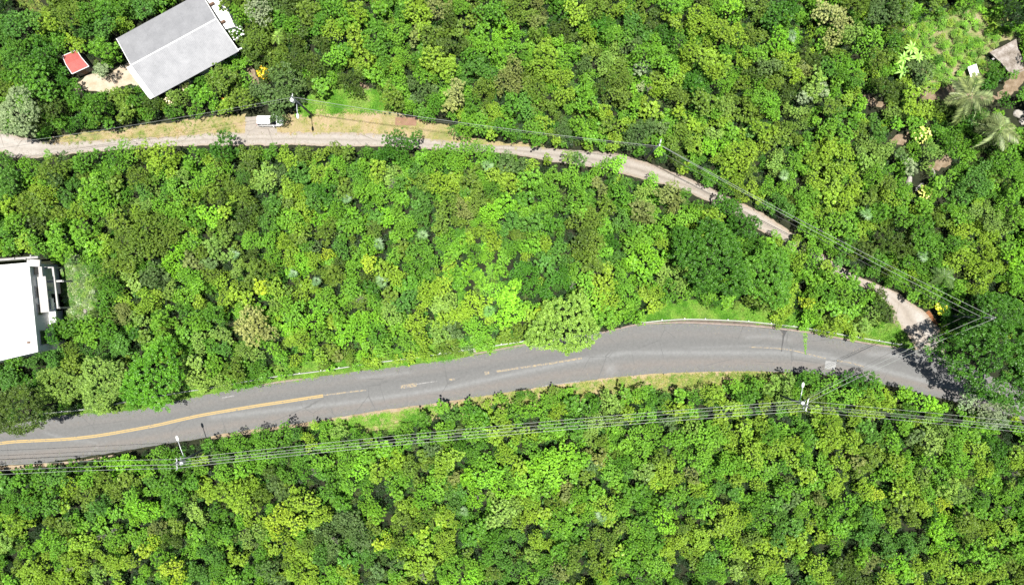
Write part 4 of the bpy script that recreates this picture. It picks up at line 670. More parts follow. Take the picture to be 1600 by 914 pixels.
TINT = {k: np.array(s2l(v))/LEAFK*(BLUE if k not in 'sBbv' else 1) for k, v in PAL.items()}
CNAME = {'d': 'deep green', 'g': 'mid-green', 't': 'cool green', 'l': 'fresh green', 'L': 'vivid lime-green', 'y': 'yellow-green', 'Y': 'bright yellowish', 'o': 'olive-green', 'k': 'dark olive',
         'b': 'brownish olive', 'B': 'tan-topped', 'G': 'pale green', 'e': 'vivid green', 's': 'silvery', 'p': 'pale green', 'v': 'grey-green', 'D': 'very dark green'}
def fresh(x, y): return 1+.32*math.exp(-((x-765)/95)**2-((y-480)/48)**2)   # a stand of lighter young foliage above the road
def jtint(c, g=rng, a=.13): 
    t = TINT[c]*g.uniform(1-a, 1+a); return np.clip(t*np.array([g.uniform(.94, 1.05), 1, g.uniform(.88, 1.12)]), .004, .6)
T = []
for row in TREES.replace('\n', ';').split(';'):
    if row.strip(): x, y, r_, c = row.split(); T.append((float(x), float(y), float(r_), c))
RAILW = [(40, 654), (72, 645), (138, 638), (225, 622), (298, 610), (423, 589), (486, 581), (522, 576), (651, 558), (711, 549), (817, 533)]
RAILE = [(1001, 504), (1077, 498.5), (1150, 501), (1200, 505.5), (1254, 512), (1287, 518), (1340, 527), (1405, 538)]
for i, (x, y, r_, c) in enumerate(T):       # trees stand back from the stretches of rail that show
    for ln_, x0, x1, gap in ((RAILW, 423, 486, 6), (RAILW, 522, 651, 6), (RAILW, 711, 817, 5), (RAILW, 70, 132, 4), (RAILE, 1003, 1190, 20), (RAILE, 1288, 1400, 6)):
        if x0 < x < x1 and r_ < 30:
            ry = float(np.interp(x, [p[0] for p in ln_], [p[1] for p in ln_]))
            if y < ry and y+r_*1.05 > ry-gap: T[i] = (x, min(y, ry-gap-r_*1.05), r_, c)
# ---- labels: from a landmark towards another landmark, counted outwards
LM = {'the red-roofed shed': (122, 97), 'the grey-roofed house': (275, 72), 'the parked car': (424, 191), 'the red-brown slab': (635, 190), 'the lane-bend pole': (1032, 226),
      'the upper pale palm': (1515, 152), 'the ruined slab': (1573, 92), 'the white building': (40, 480), 'the curved rail start': (1001, 504), 'the curved rail end': (1405, 538),
      'the pale road patch': (1297, 570), 'the dark road stain': (1225, 520), 'the junction pole': (1475, 495), 'the upper lamp pole': (1258, 632), 'the lower lamp pole': (275, 722),
      'the double line end': (540, 613), 'the square yellow dash': (761, 582), 'the broad domed tree': (1112, 405), 'the overhanging tree': (882, 508), 'the yellow-flowered shrub': (411, 114),
      'the silver-leaved tree': (30, 180), 'the rust-tinged tree': (1081, 741), 'the tan-crowned tree': (711, 146), 'the beige tree': (406, 506), 'the banana plants': (1424, 88),
      'the ochre tree': (592, 850), 'the silvery roadside tree': (1541, 641), 'the creeper-covered lime tree': (901, 716), 'the bright yellow tree': (436, 806), 'the lowest fan palm': (940, 806),
      'the dark olive tree': (1311, 881), 'the grey-green round tree': (237, 430), 'the lane-side dark tree': (620, 226), 'the bare white tree': (156, 840), 'the pale bush crown': (1011, 87)}
LMN = list(LM); LMP = np.array([LM[k] for k in LMN], float)
ORD = 'first second third fourth fifth sixth seventh eighth ninth tenth eleventh twelfth'.split()
def place_phrases(items):
    """items: (x, y). For each, (rank, from, towards) that no other item has."""
    key = []
    for (x, y) in items:
        dd = np.hypot(*(LMP-(x, y)).T); a = None
        for ia in np.argsort(dd)[:4]:
            if dd[ia] < 9: continue
            v = np.array((x, y))-LMP[ia]; best = None
            tg = [(LMN[j], LMP[j]) for j in range(len(LMN)) if j != ia]+[("the picture top", np.array((LMP[ia][0], -60.))), ("the picture bottom", np.array((LMP[ia][0], 974.)))]
            tg += [("the near picture side", np.array((-60. if LMP[ia][0] < 800 else 1660., LMP[ia][1])))]
            for nm, p in tg:
                w = p-LMP[ia]; L_ = np.hypot(*w)
                if L_ < np.hypot(*v)*.95: continue
                ang = abs(math.degrees(math.atan2(v[0]*w[1]-v[1]*w[0], v@w))); sc = ang+L_*.02
                if ang < 24 and (best is None or sc < best[0]): best = (sc, nm)
            if best: a = (dd[ia], LMN[ia], best[1]); break
        key.append(a or (dd.min(), LMN[int(dd.argmin())], 'the open wood'))
    out = [None]*len(items); by = {}
    for i, k in enumerate(key): by.setdefault(k[1:], []).append(i)
    for k, ids in by.items():
        for n_, i in enumerate(sorted(ids, key=lambda q_: key[q_][0])): out[i] = (ORD[min(n_, 11)], k[0], k[1])
    return out
SPECIAL = {(882, 508): 'pale green round tree overhanging the road edge', (1112, 405): 'broad deep green domed tree between lane and curved guardrail',
    (1547, 562): 'huge dark green tree casting shade over the lane junction', (30, 180): 'silvery grey-green tree beside the pale lane end', (242, 590): 'large vivid green tree leaning over the long guardrail',
    (28, 642): 'big dark olive tree shading the double yellow line', (160, 597): 'pale green round tree beside the large vivid tree at the guardrail', (96, 602): 'pale green tree below the white building, behind the big olive tree',
    (237, 430): 'grey-green round tree standing alone in colour behind the white building', (406, 506): 'dry beige tree above the straight guardrail', (712, 146): 'tan-topped tree above the red-brown slab',
    (1200, 432): 'wide mid-green tree behind the dark road stain', (620, 226): 'deep green round tree leaning over the lane below the red-brown slab', (350, 230): 'deep green tree leaning over the lane below the parked car',
    (445, 125): 'grey-green feathery tree behind the lamp pole and car', (1541, 641): 'silvery tree under the cables at the lower road edge', (436, 806): 'bright yellowish tree in the lower wood',
    (901, 716): 'vivid lime-green tree draped in creeper in the lower wood', (1011, 87): 'fresh green broad bush crown in the upper wood, pale bush beside it'}
inside = [i for i, t_ in enumerate(T) if -t_[2]*.3 < t_[0] < 1600+t_[2]*.3 and -t_[2]*.3 < t_[1] < 914+t_[2]*.3]
order = sorted(inside, key=lambda i: -T[i][2]-(50 if (int(T[i][0]), int(T[i][1])) in SPECIAL else 0))
IND = order[:300]; indset = set(IND)
def hts(r_px):                              # height of crown middle and of the tree top, metres
    r = r_px/10; return 1.6+1.15*r
phr = place_phrases([(T[i][0], T[i][1]) for i in IND])
TALL = {(28, 642): 9.0, (1547, 562): 9.0, (1560, 492): 8.0, (242, 590): 6.0}
def add_tree(x, y, r_, c, label, g, group):
    zc = hts(r_)*(1 if r_ < 40 else .75); zc = TALL.get((int(x), int(y)), zc*g.uniform(.9, 1.12)); b = P(x, y, zc); rm = r_/10*(D-zc)/D
    root = empty('broadleaf_tree', (b.x, b.y, 0), g.uniform(0, 6.28)); tag(root, label, 'tree', group)
    me = BIG[int(g.integers(3))] if r_ >= 28 else MID[int(g.integers(6))]
    cr = link('crown', me, root); k = rm*(.96 if r_ < 28 else 1.02); cr.location = (0, 0, zc); cr.scale = (k*g.uniform(.92, 1.08), k*g.uniform(.92, 1.08), k*g.uniform(.85, 1.1)); cr['tint'] = [float(v)*fresh(x, y) for v in jtint(c, g, .08)]
    tr = link('trunk', TRUNK[int(g.integers(3))], root); tr.scale = (zc*.75, zc*.75, zc*1.12); return root
for i, ph_ in zip(IND, phr):
    x, y, r_, c = T[i]; sz = 'large ' if r_ >= 25 else ''
    lab = SPECIAL.get((int(x), int(y))) or f"{sz}{CNAME[c]} tree, {ph_[0]} from {ph_[1]} toward {ph_[2]}"
    zone = 'trees of the wood below the road' if y > 600 else 'trees between the lane and the road' if y > (225 if x < 900 else 225+(x-900)*.42) else 'trees of the wood above the lane'
    add_tree(x, y, r_, c, lab, rng, zone)

# ------------------------------------------------------------------ scatter of the uncountable rest
def protos(name, meshes):
    c = bpy.data.collections.new(name)
    for i, me in enumerate(meshes):
        o_ = bpy.data.objects.new(f'{name}_{i:02d}', me); c.objects.link(o_)
    return c
def scatter(name, pos, scl, rot, idx, tint, coll, label, cat):
    n = len(pos); me = bpy.data.meshes.new(name); me.vertices.add(n); me.vertices.foreach_set('co', np.asarray(pos, np.float32).reshape(-1))
    for nm, arr in (('iscale', scl), ('irot', rot), ('tint', tint)):
        a_ = me.attributes.new(nm, 'FLOAT_VECTOR', 'POINT'); a_.data.foreach_set('vector', np.asarray(arr, np.float32).reshape(-1))
    a_ = me.attributes.new('pidx', 'INT', 'POINT'); a_.data.foreach_set('value', np.asarray(idx, np.int32)); me.update()
    ob = link(name, me); ng = bpy.data.node_groups.new(name, 'GeometryNodeTree')
    ng.interface.new_socket('Geometry', in_out='INPUT', socket_type='NodeSocketGeometry'); ng.interface.new_socket('Geometry', in_out='OUTPUT', socket_type='NodeSocketGeometry')
    N = ng.nodes; gi = N.new('NodeGroupInput'); go = N.new('NodeGroupOutput'); ip = N.new('GeometryNodeInstanceOnPoints'); ci = N.new('GeometryNodeCollectionInfo')
    ci.inputs['Collection'].default_value = coll; ci.inputs['Separate Children'].default_value = True; ci.inputs['Reset Children'].default_value = True
    def na(nm, ty): a = N.new('GeometryNodeInputNamedAttribute'); a.data_type = ty; a.inputs['Name'].default_value = nm; return [s_ for s_ in a.outputs if s_.enabled and s_.name == 'Attribute'][0]
    L = ng.links; L.new(gi.outputs[0], ip.inputs['Points']); L.new(ci.outputs[0], ip.inputs['Instance']); ip.inputs['Pick Instance'].default_value = True
    L.new(na('pidx', 'INT'), ip.inputs['Instance Index']); L.new(na('irot', 'FLOAT_VECTOR'), ip.inputs['Rotation']); L.new(na('iscale', 'FLOAT_VECTOR'), ip.inputs['Scale'])
    L.new(ip.outputs[0], go.inputs[0]); md = ob.modifiers.new('scatter', 'NODES'); md.node_group = ng
    tag(ob, label, cat, kind='stuff'); return ob
def inpoly(X, Y, poly):
    r = np.zeros(X.shape, bool); n = len(poly)
    for i in range(n):
        (x0, y0), (x1, y1) = poly[i], poly[(i+1) % n]
        if y0 == y1: continue
        c = ((y0 > Y) != (y1 > Y)) & (X < (x1-x0)*(Y-y0)/(y1-y0)+x0); r ^= c
    return r
X0, Y0, NX, NY = -160, -130, 1920, 1180     # pixel grid used to keep plants off open ground
GX, GY = np.meshgrid(np.arange(NX)+X0, np.arange(NY)+Y0)
block = np.zeros((NY, NX), bool)
lowzone = np.zeros((NY, NX), np.uint8)
for poly in [UP+LO[::-1], LU[:24]+LL[:25][::-1], LU[29:]+LL[29:][::-1], vr1, vr2, slope, [(383, 178), (434, 178), (434, 212), (383, 212)], [(182, 61), (241, 152), (373, 80), (314, -11)], [(314, -14), (344, -14), (365, 42), (350, 50)],
             [(97, 88), (112, 116), (149, 108), (125, 78)], [(120, 130), (150, 114), (188, 104), (215, 98), (235, 140), (205, 128), (170, 140)], [(-180, 410), (62, 402), (100, 416), (100, 492), (60, 500), (58, 550), (-180, 600)],
             [(1000, 506), (1030, 482), (1185, 484), (1200, 508)], [(1402, 146), (1450, 142), (1485, 132), (1510, 140), (1540, 148), (1558, 150), (1575, 125), (1600, 104), (1640, 92), (1640, 120), (1602, 126), (1580, 148), (1555, 160), (1510, 162), (1450, 156)], [(1360, 520), (1395, 512), (1425, 545), (1340, 534)], [(1546, 82), (1588, 61), (1599, 107), (1580, 118)], [(600, 648), (676, 632), (690, 637), (640, 660), (570, 670), (500, 664), (560, 650)],
             [(906, 596), (978, 588), (1150, 582), (1180, 584), (1150, 596), (1000, 604), (900, 612)]]: block |= inpoly(GX, GY, poly)
for (x, y, r_) in [(40, 8, 26), (1368, 160, 16), (1470, 256, 14), (1408, 216, 12), (1436, 284, 13), (1521, 111, 13), (1590, 180, 16), (1500, 148, 14), (1560, 154, 14), (1590, 118, 12), (400, 118, 10), (1225, 352, 16), (1455, 496, 12), (133, 485, 8)]:
    block |= (GX-x)**2+(GY-y)**2 < r_*r_
for ln_, w_ in (([(1161, 322), (1188, 335), (1212, 355)], 4), ([(1284, 398), (1310, 411), (1338, 430), (1358, 442)], 4)):
    for (xa, ya), (xb, yb) in zip(ln_, ln_[1:]):
        for u in np.linspace(0, 1, 8): block |= (GX-xa-(xb-xa)*u)**2+(GY-ya-(yb-ya)*u)**2 < w_*w_
pit = np.zeros((NY, NX), bool)  # gaps where the darkest leaf tint paints deep shade
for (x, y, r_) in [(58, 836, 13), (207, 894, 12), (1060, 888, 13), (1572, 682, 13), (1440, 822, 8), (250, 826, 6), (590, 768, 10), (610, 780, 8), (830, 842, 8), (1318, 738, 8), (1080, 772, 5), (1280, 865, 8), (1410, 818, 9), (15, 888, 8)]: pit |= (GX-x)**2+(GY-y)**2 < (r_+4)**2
def blocked(x, y): 
    i, j = int(y-Y0), int(x-X0); return not (0 <= i < NY and 0 <= j < NX) or block[i, j]
field = [(1408, 40), (1470, 18), (1545, 6), (1565, 30), (1580, 56), (1560, 68), (1540, 84), (1545, 110), (1500, 128), (1455, 140), (1436, 130), (1450, 90), (1425, 70)]
silver = [(98, 400), (118, 398), (136, 420), (150, 450), (146, 492), (110, 500), (102, 470)]
lo_field = inpoly(GX, GY, field); lo_silver = inpoly(GX, GY, silver)
pos, scl, rot, idx, tin = [], [], [], [], []
DEADP = [(1368, 160, 18), (1408, 214, 14), (1470, 254, 18)]
def put(x, y, r_, z, c, sq=1.0, mid=None):
    b = P(x, y, z); k = r_/10*(D-z)/D*.96; pos.append((b.x, b.y, z)); scl.append((k*rng.uniform(.9, 1.1), k*rng.uniform(.9, 1.1), k*sq*rng.uniform(.85, 1.15)))
    rot.append((rng.uniform(-.15, .15), rng.uniform(-.15, .15), rng.uniform(0, 6.28))); idx.append(int(rng.integers(14)) if r_ >= 14 else int(rng.integers(8))); tin.append(jtint(c)*fresh(x, y))
for i in range(len(T)):
    if i not in indset: x, y, r_, c = T[i]; put(x, y, r_, hts(r_)*rng.uniform(.85, 1.1), c)
TX = np.array([t_[:2] for t_ in T]); TR = np.array([t_[2] for t_ in T]); TC = [t_[3] for t_ in T]
cnt = 0
for tries in range(15000):                  # lower bushes that fill between the crowns, and the wood outside the frame
    x, y = rng.uniform(X0, X0+NX), rng.uniform(Y0, Y0+NY); out = not (-20 < x < 1620 and -20 < y < 934)
    r_ = rng.uniform(13, 21) if out else rng.uniform(7, 12.5)
    if blocked(x, y) or any(blocked(x+r_*.75*cx, y+r_*.75*cy) for cx, cy in ((1, 0), (-1, 0), (0, 1), (0, -1))): continue
    i, j = int(y-Y0), int(x-X0)
    if lo_field[i, j] or lo_silver[i, j] or pit[i, j]: continue
    d = np.hypot(TX[:, 0]-x, TX[:, 1]-y); n_ = int(np.argmin(d-TR*.5))
    if not out and np.min(d/TR) < .62: continue
    if out and tries > 9000: continue
    c = TC[n_] if rng.random() < .8 else rng.choice(list('lgyol'))
    if c in 'YsBD': c = 'l'
    put(x, y, r_, (hts(r_) if out else rng.uniform(.9, 2.4)), c); TX = np.vstack([TX, (x, y)]); TR = np.append(TR, r_*(.9 if out else .8)); TC.append(c); cnt += 1
nolow = block | lo_field | lo_silver
for poly in [[(1000, 508), (1022, 476), (1100, 466), (1190, 478), (1290, 500), (1400, 504), (1430, 546), (1356, 540)], [(40, 668), (100, 640), (206, 624), (295, 602), (410, 576), (528, 556), (650, 541), (740, 529), (830, 522), (850, 545), (700, 570), (528, 590), (206, 650), (60, 668)],
             [(480, 656), (676, 628), (821, 604), (978, 582), (1150, 576), (1240, 582), (1240, 592), (1100, 606), (1000, 612), (880, 620), (780, 634), (690, 646), (600, 664), (500, 672)]]: nolow |= inpoly(GX, GY, poly)
for p_ in DEADP: nolow |= (GX-p_[0])**2+(GY-p_[1])**2 < p_[2]**2
for i in range(0, NX, 8):                   # low leafy layer; its dark tints paint the shade between crowns
    for j in range(0, NY, 8):
        x, y = X0+i+rng.uniform(-4, 4), Y0+j+rng.uniform(-4, 4); jj, ii = min(NY-1, max(0, int(y-Y0))), min(NX-1, max(0, int(x-X0)))
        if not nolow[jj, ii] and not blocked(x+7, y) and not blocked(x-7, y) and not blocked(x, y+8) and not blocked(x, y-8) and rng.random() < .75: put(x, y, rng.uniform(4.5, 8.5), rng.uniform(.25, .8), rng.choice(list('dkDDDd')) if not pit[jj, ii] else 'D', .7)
low = 0
for tries in range(2600):
    x, y = rng.uniform(1400, 1590), rng.uniform(0, 150); i, j = int(y-Y0), int(x-X0)
    if lo_field[i, j] and not block[i, j]: put(x, y, rng.uniform(4, 8), rng.uniform(.3, .7), rng.choice(list('lplyLgp')), .6); low += 1
    if low > 230: break
for tries in range(1500):
    x, y = rng.uniform(95, 152), rng.uniform(395, 505); i, j = int(y-Y0), int(x-X0)
    if lo_silver[i, j] and not block[i, j]: put(x, y, rng.uniform(4, 7.5), rng.uniform(.2, .6), rng.choice(list('sptv')), .55)
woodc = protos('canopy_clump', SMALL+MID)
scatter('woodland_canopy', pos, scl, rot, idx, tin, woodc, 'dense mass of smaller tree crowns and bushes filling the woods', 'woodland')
# ---- grass
def tuft_mesh(seed, n, h, spread):
    g = np.random.default_rng(seed); b = np.c_[g.normal(size=(n, 2))*spread, np.zeros(n)]; d = unit(np.c_[g.normal(size=(n, 2))*.9, np.full(n, .75)]); L_ = h*g.uniform(.6, 1.3, n)
    s_ = unit(np.cross(d, np.tile([0, 0, 1.], (n, 1)))); return quads_mesh('tuft', b, b+d*L_[:, None], s_*.022, np.c_[np.zeros((n, 2)), -L_*.15], g.random(n), M['grass'])
tuftc = protos('tuft', [tuft_mesh(1, 26, .28, .13), tuft_mesh(2, 34, .22, .16), tuft_mesh(3, 20, .36, .12)])
def grass(poly, dens, cols, label, sc=1.0, z=.01):
    xs, ys = [p[0] for p in poly], [p[1] for p in poly]; A = (max(xs)-min(xs))*(max(ys)-min(ys))/100; n = int(A*dens)
    x = rng.uniform(min(xs), max(xs), n); y = rng.uniform(min(ys), max(ys), n); k = inpoly(x, y, poly); 
    rd = inpoly(x+rng.normal(size=n)*2.2, y+rng.normal(size=n)*2.2, UP+LO[::-1]); k &= ~rd; x, y = x[k], y[k]; n = len(x)
    pp = np.array([P(a, b_, 0) for a, b_ in zip(x, y)]); pp[:, 2] = z
    pat = np.array([mnoise.noise(Vector((a*.035, b_*.035, 1)))+.5*mnoise.noise(Vector((a*.11, b_*.11, 4))) for a, b_ in zip(x, y)])+rng.normal(size=n)*.12
    keep = (pat < .42); pp, pat = pp[keep], pat[keep]; n = len(pp)
    ci = np.clip(((pat+.6)/1.1*len(cols)).astype(int), 0, len(cols)-1); tn = np.array([np.array(s2l(cols[c_]))/LEAFK*rng.uniform(.85, 1.15) for c_ in ci])
    s_ = rng.uniform(.7, 1.3, n)*sc
    scatter('grass', pp, np.c_[s_, s_, s_], np.c_[np.zeros(n), np.zeros(n), rng.uniform(0, 6.28, n)], rng.integers(0, 3, n), tn, tuftc, label, 'grass')
GR = [(92, 150, 40), (112, 168, 48), (136, 184, 66), (150, 180, 80)]; TAN = [(124, 158, 60), (150, 170, 78), (184, 180, 104), (205, 182, 130)]
grass([(1000, 504), (1022, 476), (1100, 466), (1190, 474), (1290, 496), (1400, 500), (1430, 546), (1356, 534), (1264, 516), (1150, 499), (1077, 497)], 14, GR, 'lush green grass on the bank behind the curved guardrail')
grass([(40, 662), (100, 638), (206, 622), (295, 600), (410, 574), (528, 554), (650, 538), (740, 526), (830, 520), (850, 538), (821, 541), (700, 565), (528, 588), (410, 602), (295, 625), (206, 643), (100, 652)], 12, GR, 'green grass growing round the straight guardrail')
grass([(480, 662), (555, 651), (676, 634), (690, 640), (650, 672), (560, 682), (500, 676)], 16, GR, 'bright green grass below the fading yellow stripe')
grass([(690, 634), (745, 622), (821, 610), (906, 598), (978, 590), (1060, 584), (1150, 582), (1230, 584), (1240, 600), (1100, 612), (1000, 620), (880, 630), (780, 646), (690, 656)], 11, TAN[:3]+[(120, 165, 60)], 'dry mixed grass along the lower road edge')
grass(vr1, 4.5, TAN, 'thin dry grass on the verge under the house trees', .7)
grass(vr2, 2.6, TAN[1:], 'sparse tan grass on the verge round the red-brown slab', .7)
grass(slope, 18, GR, 'long green grass on the slope above the verge', 1.2)
grass([(20, 0), (60, 0), (85, 14), (70, 22), (40, 16)], 10, TAN[:3], 'patch of pale grass near the picture top behind the shed', .9)
# ---- weeds on the overgrown lane and a vine over the rail
def clump_thing(name, x, y, z, r_, c, label, cat, meshes, sq=1.0, group=None, zc=None):
    b = P(x, y, z); root = empty(name, (b.x, b.y, 0), rng.uniform(0, 6.28)); tag(root, label, cat, group)
    o_ = link('foliage', meshes[int(rng.integers(len(meshes)))], root); k = r_/10*(D-z)/D; o_.location = (0, 0, z); o_.scale = (k, k, k*sq); o_['tint'] = [float(v) for v in jtint(c)]
    return root, o_
def blossoms(root, z, r_, col, n, seed, size=.16, sq=.75):
    g = np.random.default_rng(seed); d = unit(g.normal(size=(n, 3))); d[:, 2] = abs(d[:, 2]); R_ = r_/10*g.uniform(.75, 1.12, n)
    p = d*R_[:, None]*np.array([1, 1, sq])+np.array([0, 0, z]); nr = unit(d*.4+np.array([0, 0, .8])+g.normal(size=(n, 3))*.3); t_ = unit(np.cross(nr, g.normal(size=(n, 3)))); s_ = np.cross(nr, t_)
    o_ = link('blossom', quads_mesh('blossom', p-t_*size, p+t_*size, s_*size*.8, nr*0, g.random(n), M['leaf']), root); o_['tint'] = list(col)
def fl(c): return [v/LEAFK*1.1 for v in s2l(c)]
for (x, y, r_, c, col, n, lab, sz) in [(369, 52, 12, 'g', (250, 250, 250), 70, 'white-flowering shrub beside the house terrace', .14), (411, 114, 9, 'Y', (255, 205, 40), 110, 'yellow-flowering shrub at the house footpath', .16),
        (353, 160, 8, 'o', (250, 190, 60), 34, 'shrub with orange-yellow blossom below the house', .13), (1440, 212, 13, 'y', (238, 236, 130), 60, 'upper pale yellow shrub beside the bare earth patch', .18),
        (1445, 302, 11, 'y', (245, 240, 130), 60, 'lower pale yellow shrub below the pale rubble', .17), (1470, 482, 9, 'Y', (245, 245, 70), 60, 'bright yellow shrub at the foot of the junction pole', .2), (266, 156, 9, 'b', (236, 224, 180), 50, 'cream-blossomed shrub at the lower house corner', .13),
        (290, 134, 9, 'b', (228, 214, 170), 40, 'cream-topped shrub along the lower house eave', .13)]:
    zz = 1.6 if r_ > 9.5 else 1.4; root, _ = clump_thing('flowering_shrub', x, y, zz, r_, c, lab, 'shrub', SMALL, group='flowering shrubs'); blossoms(root, zz, r_, fl(col), n, int(x), sz)
root, _ = clump_thing('flowering_shrub', 160, 111, .9, 11, 's', 'low grey shrub between the red shed and the driveway', 'shrub', SMALL, .7, 'flowering shrubs')
vm = empty('creeper_vine', P(1258, 505, 0)); tag(vm, 'green creeper hanging over the guardrail onto the road', 'vine')
g = np.random.default_rng(5); n = 240; tt = g.random(n)**1.3; cx = np.array([P(1258, 500+52*t_, 0)[:2] for t_ in tt])-np.array(vm.location[:2]); w = .45*(1-tt)+.10
base = np.c_[cx[:, 0]+g.normal(size=n)*w*.6, cx[:, 1]+g.normal(size=n)*.12, np.where(tt < .25, .3+.5*g.random(n), .05+.06*g.random(n))]; nr = unit(np.array([0, 0, 1.])+g.normal(size=(n, 3))*.4); t_ = unit(np.cross(nr, g.normal(size=(n, 3)))); s_ = np.cross(nr, t_)
vo = link('foliage', quads_mesh('foliage', base-t_*.1, base+t_*.1, s_*.07, nr*0, g.random(n), M['leaf']), vm); vo['tint'] = [float(v) for v in TINT['l']]
# ---- palms
def frond_mesh(seed, L_, droop, nl=18, wl=.5):
    g = np.random.default_rng(seed); B, Tp, Sd = [], [], []
    def ax(t): return np.array([L_*t*(1-.12*t), 0, L_*(.35*t-droop*t*t)])
    for i in range(10):
        a_, b_ = ax(i/10), ax((i+1)/10); B.append(a_); Tp.append(b_); Sd.append(np.array([0, .014, 0]))
    for i in range(nl):
        t = .12+.86*i/(nl-1); p = ax(t); l_ = wl*L_*.5*math.sin(math.pi*min(1, .15+t*.85))+.12*L_
        for s_ in (-1, 1):
            dr = np.array([.75, s_*1.0, -.25-.3*g.random()]); dr /= np.linalg.norm(dr); B.append(p); Tp.append(p+dr*l_*g.uniform(.8, 1.1)); Sd.append(np.array([.010*L_, -s_*.006*L_, .004]))
    B, Tp, Sd = map(np.array, (B, Tp, Sd)); return quads_mesh('frond', B, Tp, Sd, np.zeros_like(B), g.random(len(B)), M['leaf'])
def palm(x, y, r_, z, c, label, nf, seed, group='feather palms', meshes=None):
    b = P(x, y, z); root = empty('palm_tree', (b.x, b.y, 0)); tag(root, label, 'palm', group); g = np.random.default_rng(seed); k = r_/10*(D-z)/D
    m = MB(); m.tube([(.2, .1, 0), (.1, 0, z*.5), (0, 0, z)], [.22, .17, .14], 9); m.build('trunk', M['bark'], root, True)
    for i in range(nf):
        o_ = link('frond', meshes[i % len(meshes)], root); o_.location = (0, 0, z); o_.rotation_euler = (g.uniform(-.5, .5), g.uniform(-.7, .5), i*2.39996+g.uniform(-.35, .35)); s_ = k*g.uniform(.6, 1.1); o_.scale = (s_, s_, s_); o_['tint'] = [float(v) for v in jtint(c, g, .15)]
FR = [frond_mesh(1, 1.0, .7, 26), frond_mesh(2, 1.0, .95, 26), frond_mesh(3, 1.0, .5, 26)]
PAL['q'] = (134, 148, 92); TINT['q'] = np.array(s2l(PAL['q']))/LEAFK
palm(1516, 150, 42, 5.0, 'q', 'upper pale feathery palm beside the white corrugated sheet', 22, 1, meshes=FR)
palm(1562, 202, 40, 5.2, 'q', 'lower pale feathery palm beside the large pale rock', 20, 2, meshes=FR)
palm(433, 57, 15, 3.4, 'p', 'small star-shaped palm near the white-flowering shrub', 11, 3, meshes=FR)
palm(1476, 432, 22, 4.5, 'v', 'dark feathery palm in the wood above the junction', 14, 4, meshes=FR)
def fan_mesh(seed, n=64):
    g = np.random.default_rng(seed); B, Tp, Sd = [], [], []
    for f_ in range(11):
        az = f_*2.4; el = g.uniform(.1, .9); c = np.array([math.cos(az)*math.cos(el), math.sin(az)*math.cos(el), .5*math.sin(el)])*g.uniform(.08, .5); t0 = np.array([-math.sin(az), math.cos(az), 0])
        B.append(np.zeros(3)); Tp.append(c); Sd.append(t0*.02)
        for q_ in np.linspace(-1.0, 1.0, 7):
            dr = np.array([math.cos(az+q_), math.sin(az+q_), -.25+.3*math.sin(el)]); B.append(c); Tp.append(c+dr*g.uniform(.4, .75)); Sd.append(np.array([-dr[1], dr[0], .2])*.045)
    B, Tp, Sd = map(np.array, (B, Tp, Sd)); return quads_mesh('crown', B, Tp, Sd, np.zeros_like(B), g.random(len(B)), M['leaf'])
FAN = [fan_mesh(i) for i in range(3)]
FANP = [(1237, 56), (1226, 273), (366, 398), (494, 440), (458, 428), (542, 311), (592, 381), (596, 440), (762, 259), (764, 486), (1354, 335), (1442, 400), (940, 806), (725, 799), (660, 367)]
PAL['S'] = (106, 142, 84); TINT['S'] = np.array(s2l(PAL['S']))/LEAFK
for (x, y), ph_ in zip(FANP, place_phrases(FANP)):
    z = 3.6; b = P(x, y, z); root = empty('fan_palm', (b.x, b.y, 0), rng.uniform(0, 6.28)); tag(root, f'small silvery fan palm, {ph_[0]} from {ph_[1]} toward {ph_[2]}', 'fan palm', 'fan palms in the canopy')
    m = MB(); m.tube([(0, 0, 0), (.05, .03, z*.5), (0, 0, z)], [.1, .08, .07], 7); m.build('trunk', M['bark'], root)
    o_ = link('crown', FAN[int(rng.integers(3))], root); o_.location = (0, 0, z); k = rng.uniform(.85, 1.25); o_.scale = (k, k, k); o_['tint'] = [float(v) for v in jtint('S' if (x, y) != (764, 486) else 't')]
# ---- bananas
def banana_leaf(seed):
    g = np.random.default_rng(seed); m = MB(); n = 8; v = []; f = []
    for i in range(n+1):
        t = i/n; w = .17*math.sin(math.pi*min(1, .06+t*.92))**.6; z = .75*t-.75*t*t*1.1; x = t*(1-.1*t)
        v += [(x, -w, z-.04+.02*g.random()), (x, 0, z), (x, w, z-.04+.02*g.random())]
    for i in range(n): a_ = i*3; f += [(a_, a_+3, a_+4, a_+1), (a_+1, a_+4, a_+5, a_+2)]
    m.add(v, f); me = m.mesh('leaf', M['leaf']); at = me.attributes.new('tone', 'FLOAT', 'POINT'); at.data.foreach_set('value', np.tile([.35, .95, .5], n+1).astype(np.float32)); return me
BL = [banana_leaf(i) for i in range(3)]; PAL['n'] = (150, 200, 92); TINT['n'] = np.array(s2l(PAL['n']))/LEAFK
for j, (x, y, lab) in enumerate([(1424, 76, 'bright banana plant topmost of the banana clump'), (1434, 90, 'bright banana plant in the middle of the banana clump'), (1411, 92, 'bright banana plant on the side of the clump facing the dark olive tree'), (1409, 112, 'lowest bright banana plant of the clump')]):
    z = 2.4; b = P(x, y, z); root = empty('banana_plant', (b.x, b.y, 0)); tag(root, lab, 'banana plant', 'banana plants')
    m = MB(); m.tube([(0, 0, 0), (0, 0, z)], [.12, .07], 8); m.build('stem', plain('banana_stem', (.12, .16, .05), .7), root)
    for i in range(13):
        o_ = link('leaf', BL[i % 3], root); o_.location = (0, 0, z-.1); o_.rotation_euler = (rng.uniform(-.2, .2), rng.uniform(-.5, .1), i*2.4+rng.uniform(-.3, .3)); k = rng.uniform(.8, 1.5); o_.scale = (k, k*.75, k); o_['tint'] = [float(v) for v in jtint('n')]
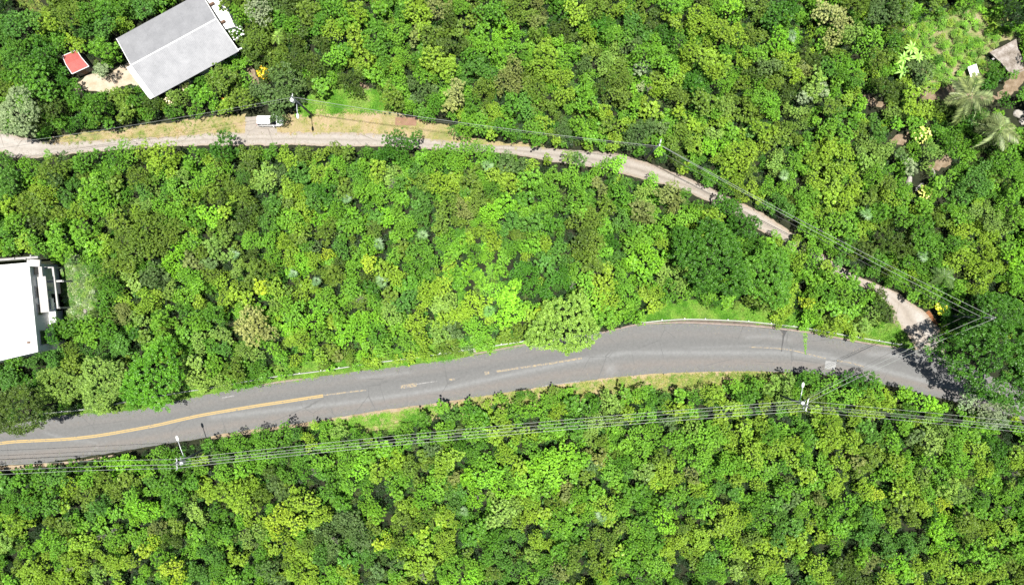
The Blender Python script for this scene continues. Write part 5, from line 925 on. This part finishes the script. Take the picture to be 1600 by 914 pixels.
# ---- dead trees
def dead_mesh(seed):
    g = random.Random(seed); m = MB()
    def grow(p, d, L_, r, lev):
        q_ = p+d*L_; mid = (p+q_)/2+Vector((g.uniform(-1, 1), g.uniform(-1, 1), g.uniform(-.5, .5)))*L_*.1; m.tube([p, mid, q_], [r, r*.8, r*.55], 5)
        if lev > 0:
            for _ in range(g.randint(3, 4)):
                e = (d+Vector((g.uniform(-1, 1), g.uniform(-1, 1), g.uniform(-.15, .5)))*1.0).normalized(); grow(p.lerp(q_, g.uniform(.6, 1)), e, L_*g.uniform(.55, .8), r*.6, lev-1)
    grow(Vector((0, 0, 0)), Vector((0, 0, 1)), .5, .035, 3); return m.mesh('branches', M['deadwood'])
DM = [dead_mesh(i) for i in (1, 2, 3)]
DEAD = [(156, 840), (105, 892), (560, 467), (516, 486), (612, 288), (1452, 735), (1580, 797), (1592, 742), (522, 846), (660, 902), (1047, 789), (489, 737), (1016, 137), (895, 446), (1000, 905), (748, 775), (1360, 890), (176, 832)]
for (x, y), ph_ in zip(DEAD, place_phrases(DEAD)):
    z = 4.2; b = P(x, y, z); root = empty('dead_tree', (b.x, b.y, 0), rng.uniform(0, 6.28)); tag(root, f'leafless grey dead tree, {ph_[0]} from {ph_[1]} toward {ph_[2]}', 'dead tree', 'bare dead trees')
    o_ = link('trunk', DM[int(rng.integers(3))], root); k = rng.uniform(1.5, 2.0); o_.location = (0, 0, 1.9); o_.scale = (k, k, k*1.3)
    m = MB(); m.tube([(0, 0, 0), (0, 0, 2.0)], .07, 6); m.build('stump', M['deadwood'], root)

# ---- fallen leaves along the road edges
lp = []
for ln_, sgn in ((resample(UP, 700), -1), (resample(LO, 700), 1), (resample(LU, 500), -1), (resample(LL, 500), 1)):
    for p in ln_:
        for _ in range(1):
            d_ = abs(rng.normal())*.45; lp.append((p.x+rng.normal()*.2, p.y+sgn*d_+rng.normal()*.12, .034))
lm = []
for s_ in range(3):
    g = np.random.default_rng(70+s_); n = 4; b0 = np.c_[g.normal(size=(n, 2))*.22, np.zeros(n)]; dr = unit(np.c_[g.normal(size=(n, 2)), np.full(n, .1)]); sd = np.c_[-dr[:, 1], dr[:, 0], np.zeros(n)]
    lm.append(quads_mesh('litter', b0, b0+dr*.1, sd*.028, np.zeros((n, 3)), g.random(n), M['leaf']))
n = len(lp); lt = np.array([np.array(s2l([(128, 112, 78), (150, 136, 98), (96, 86, 64), (104, 130, 56)][int(rng.integers(4))]))/LEAFK for _ in range(n)])
scatter('leaf_litter', lp, np.ones((n, 3)), np.c_[np.zeros(n), np.zeros(n), rng.uniform(0, 6.28, n)], rng.integers(0, 3, n), lt, protos('litter', lm), 'scattered fallen leaves along the road and lane edges', 'fallen leaves')
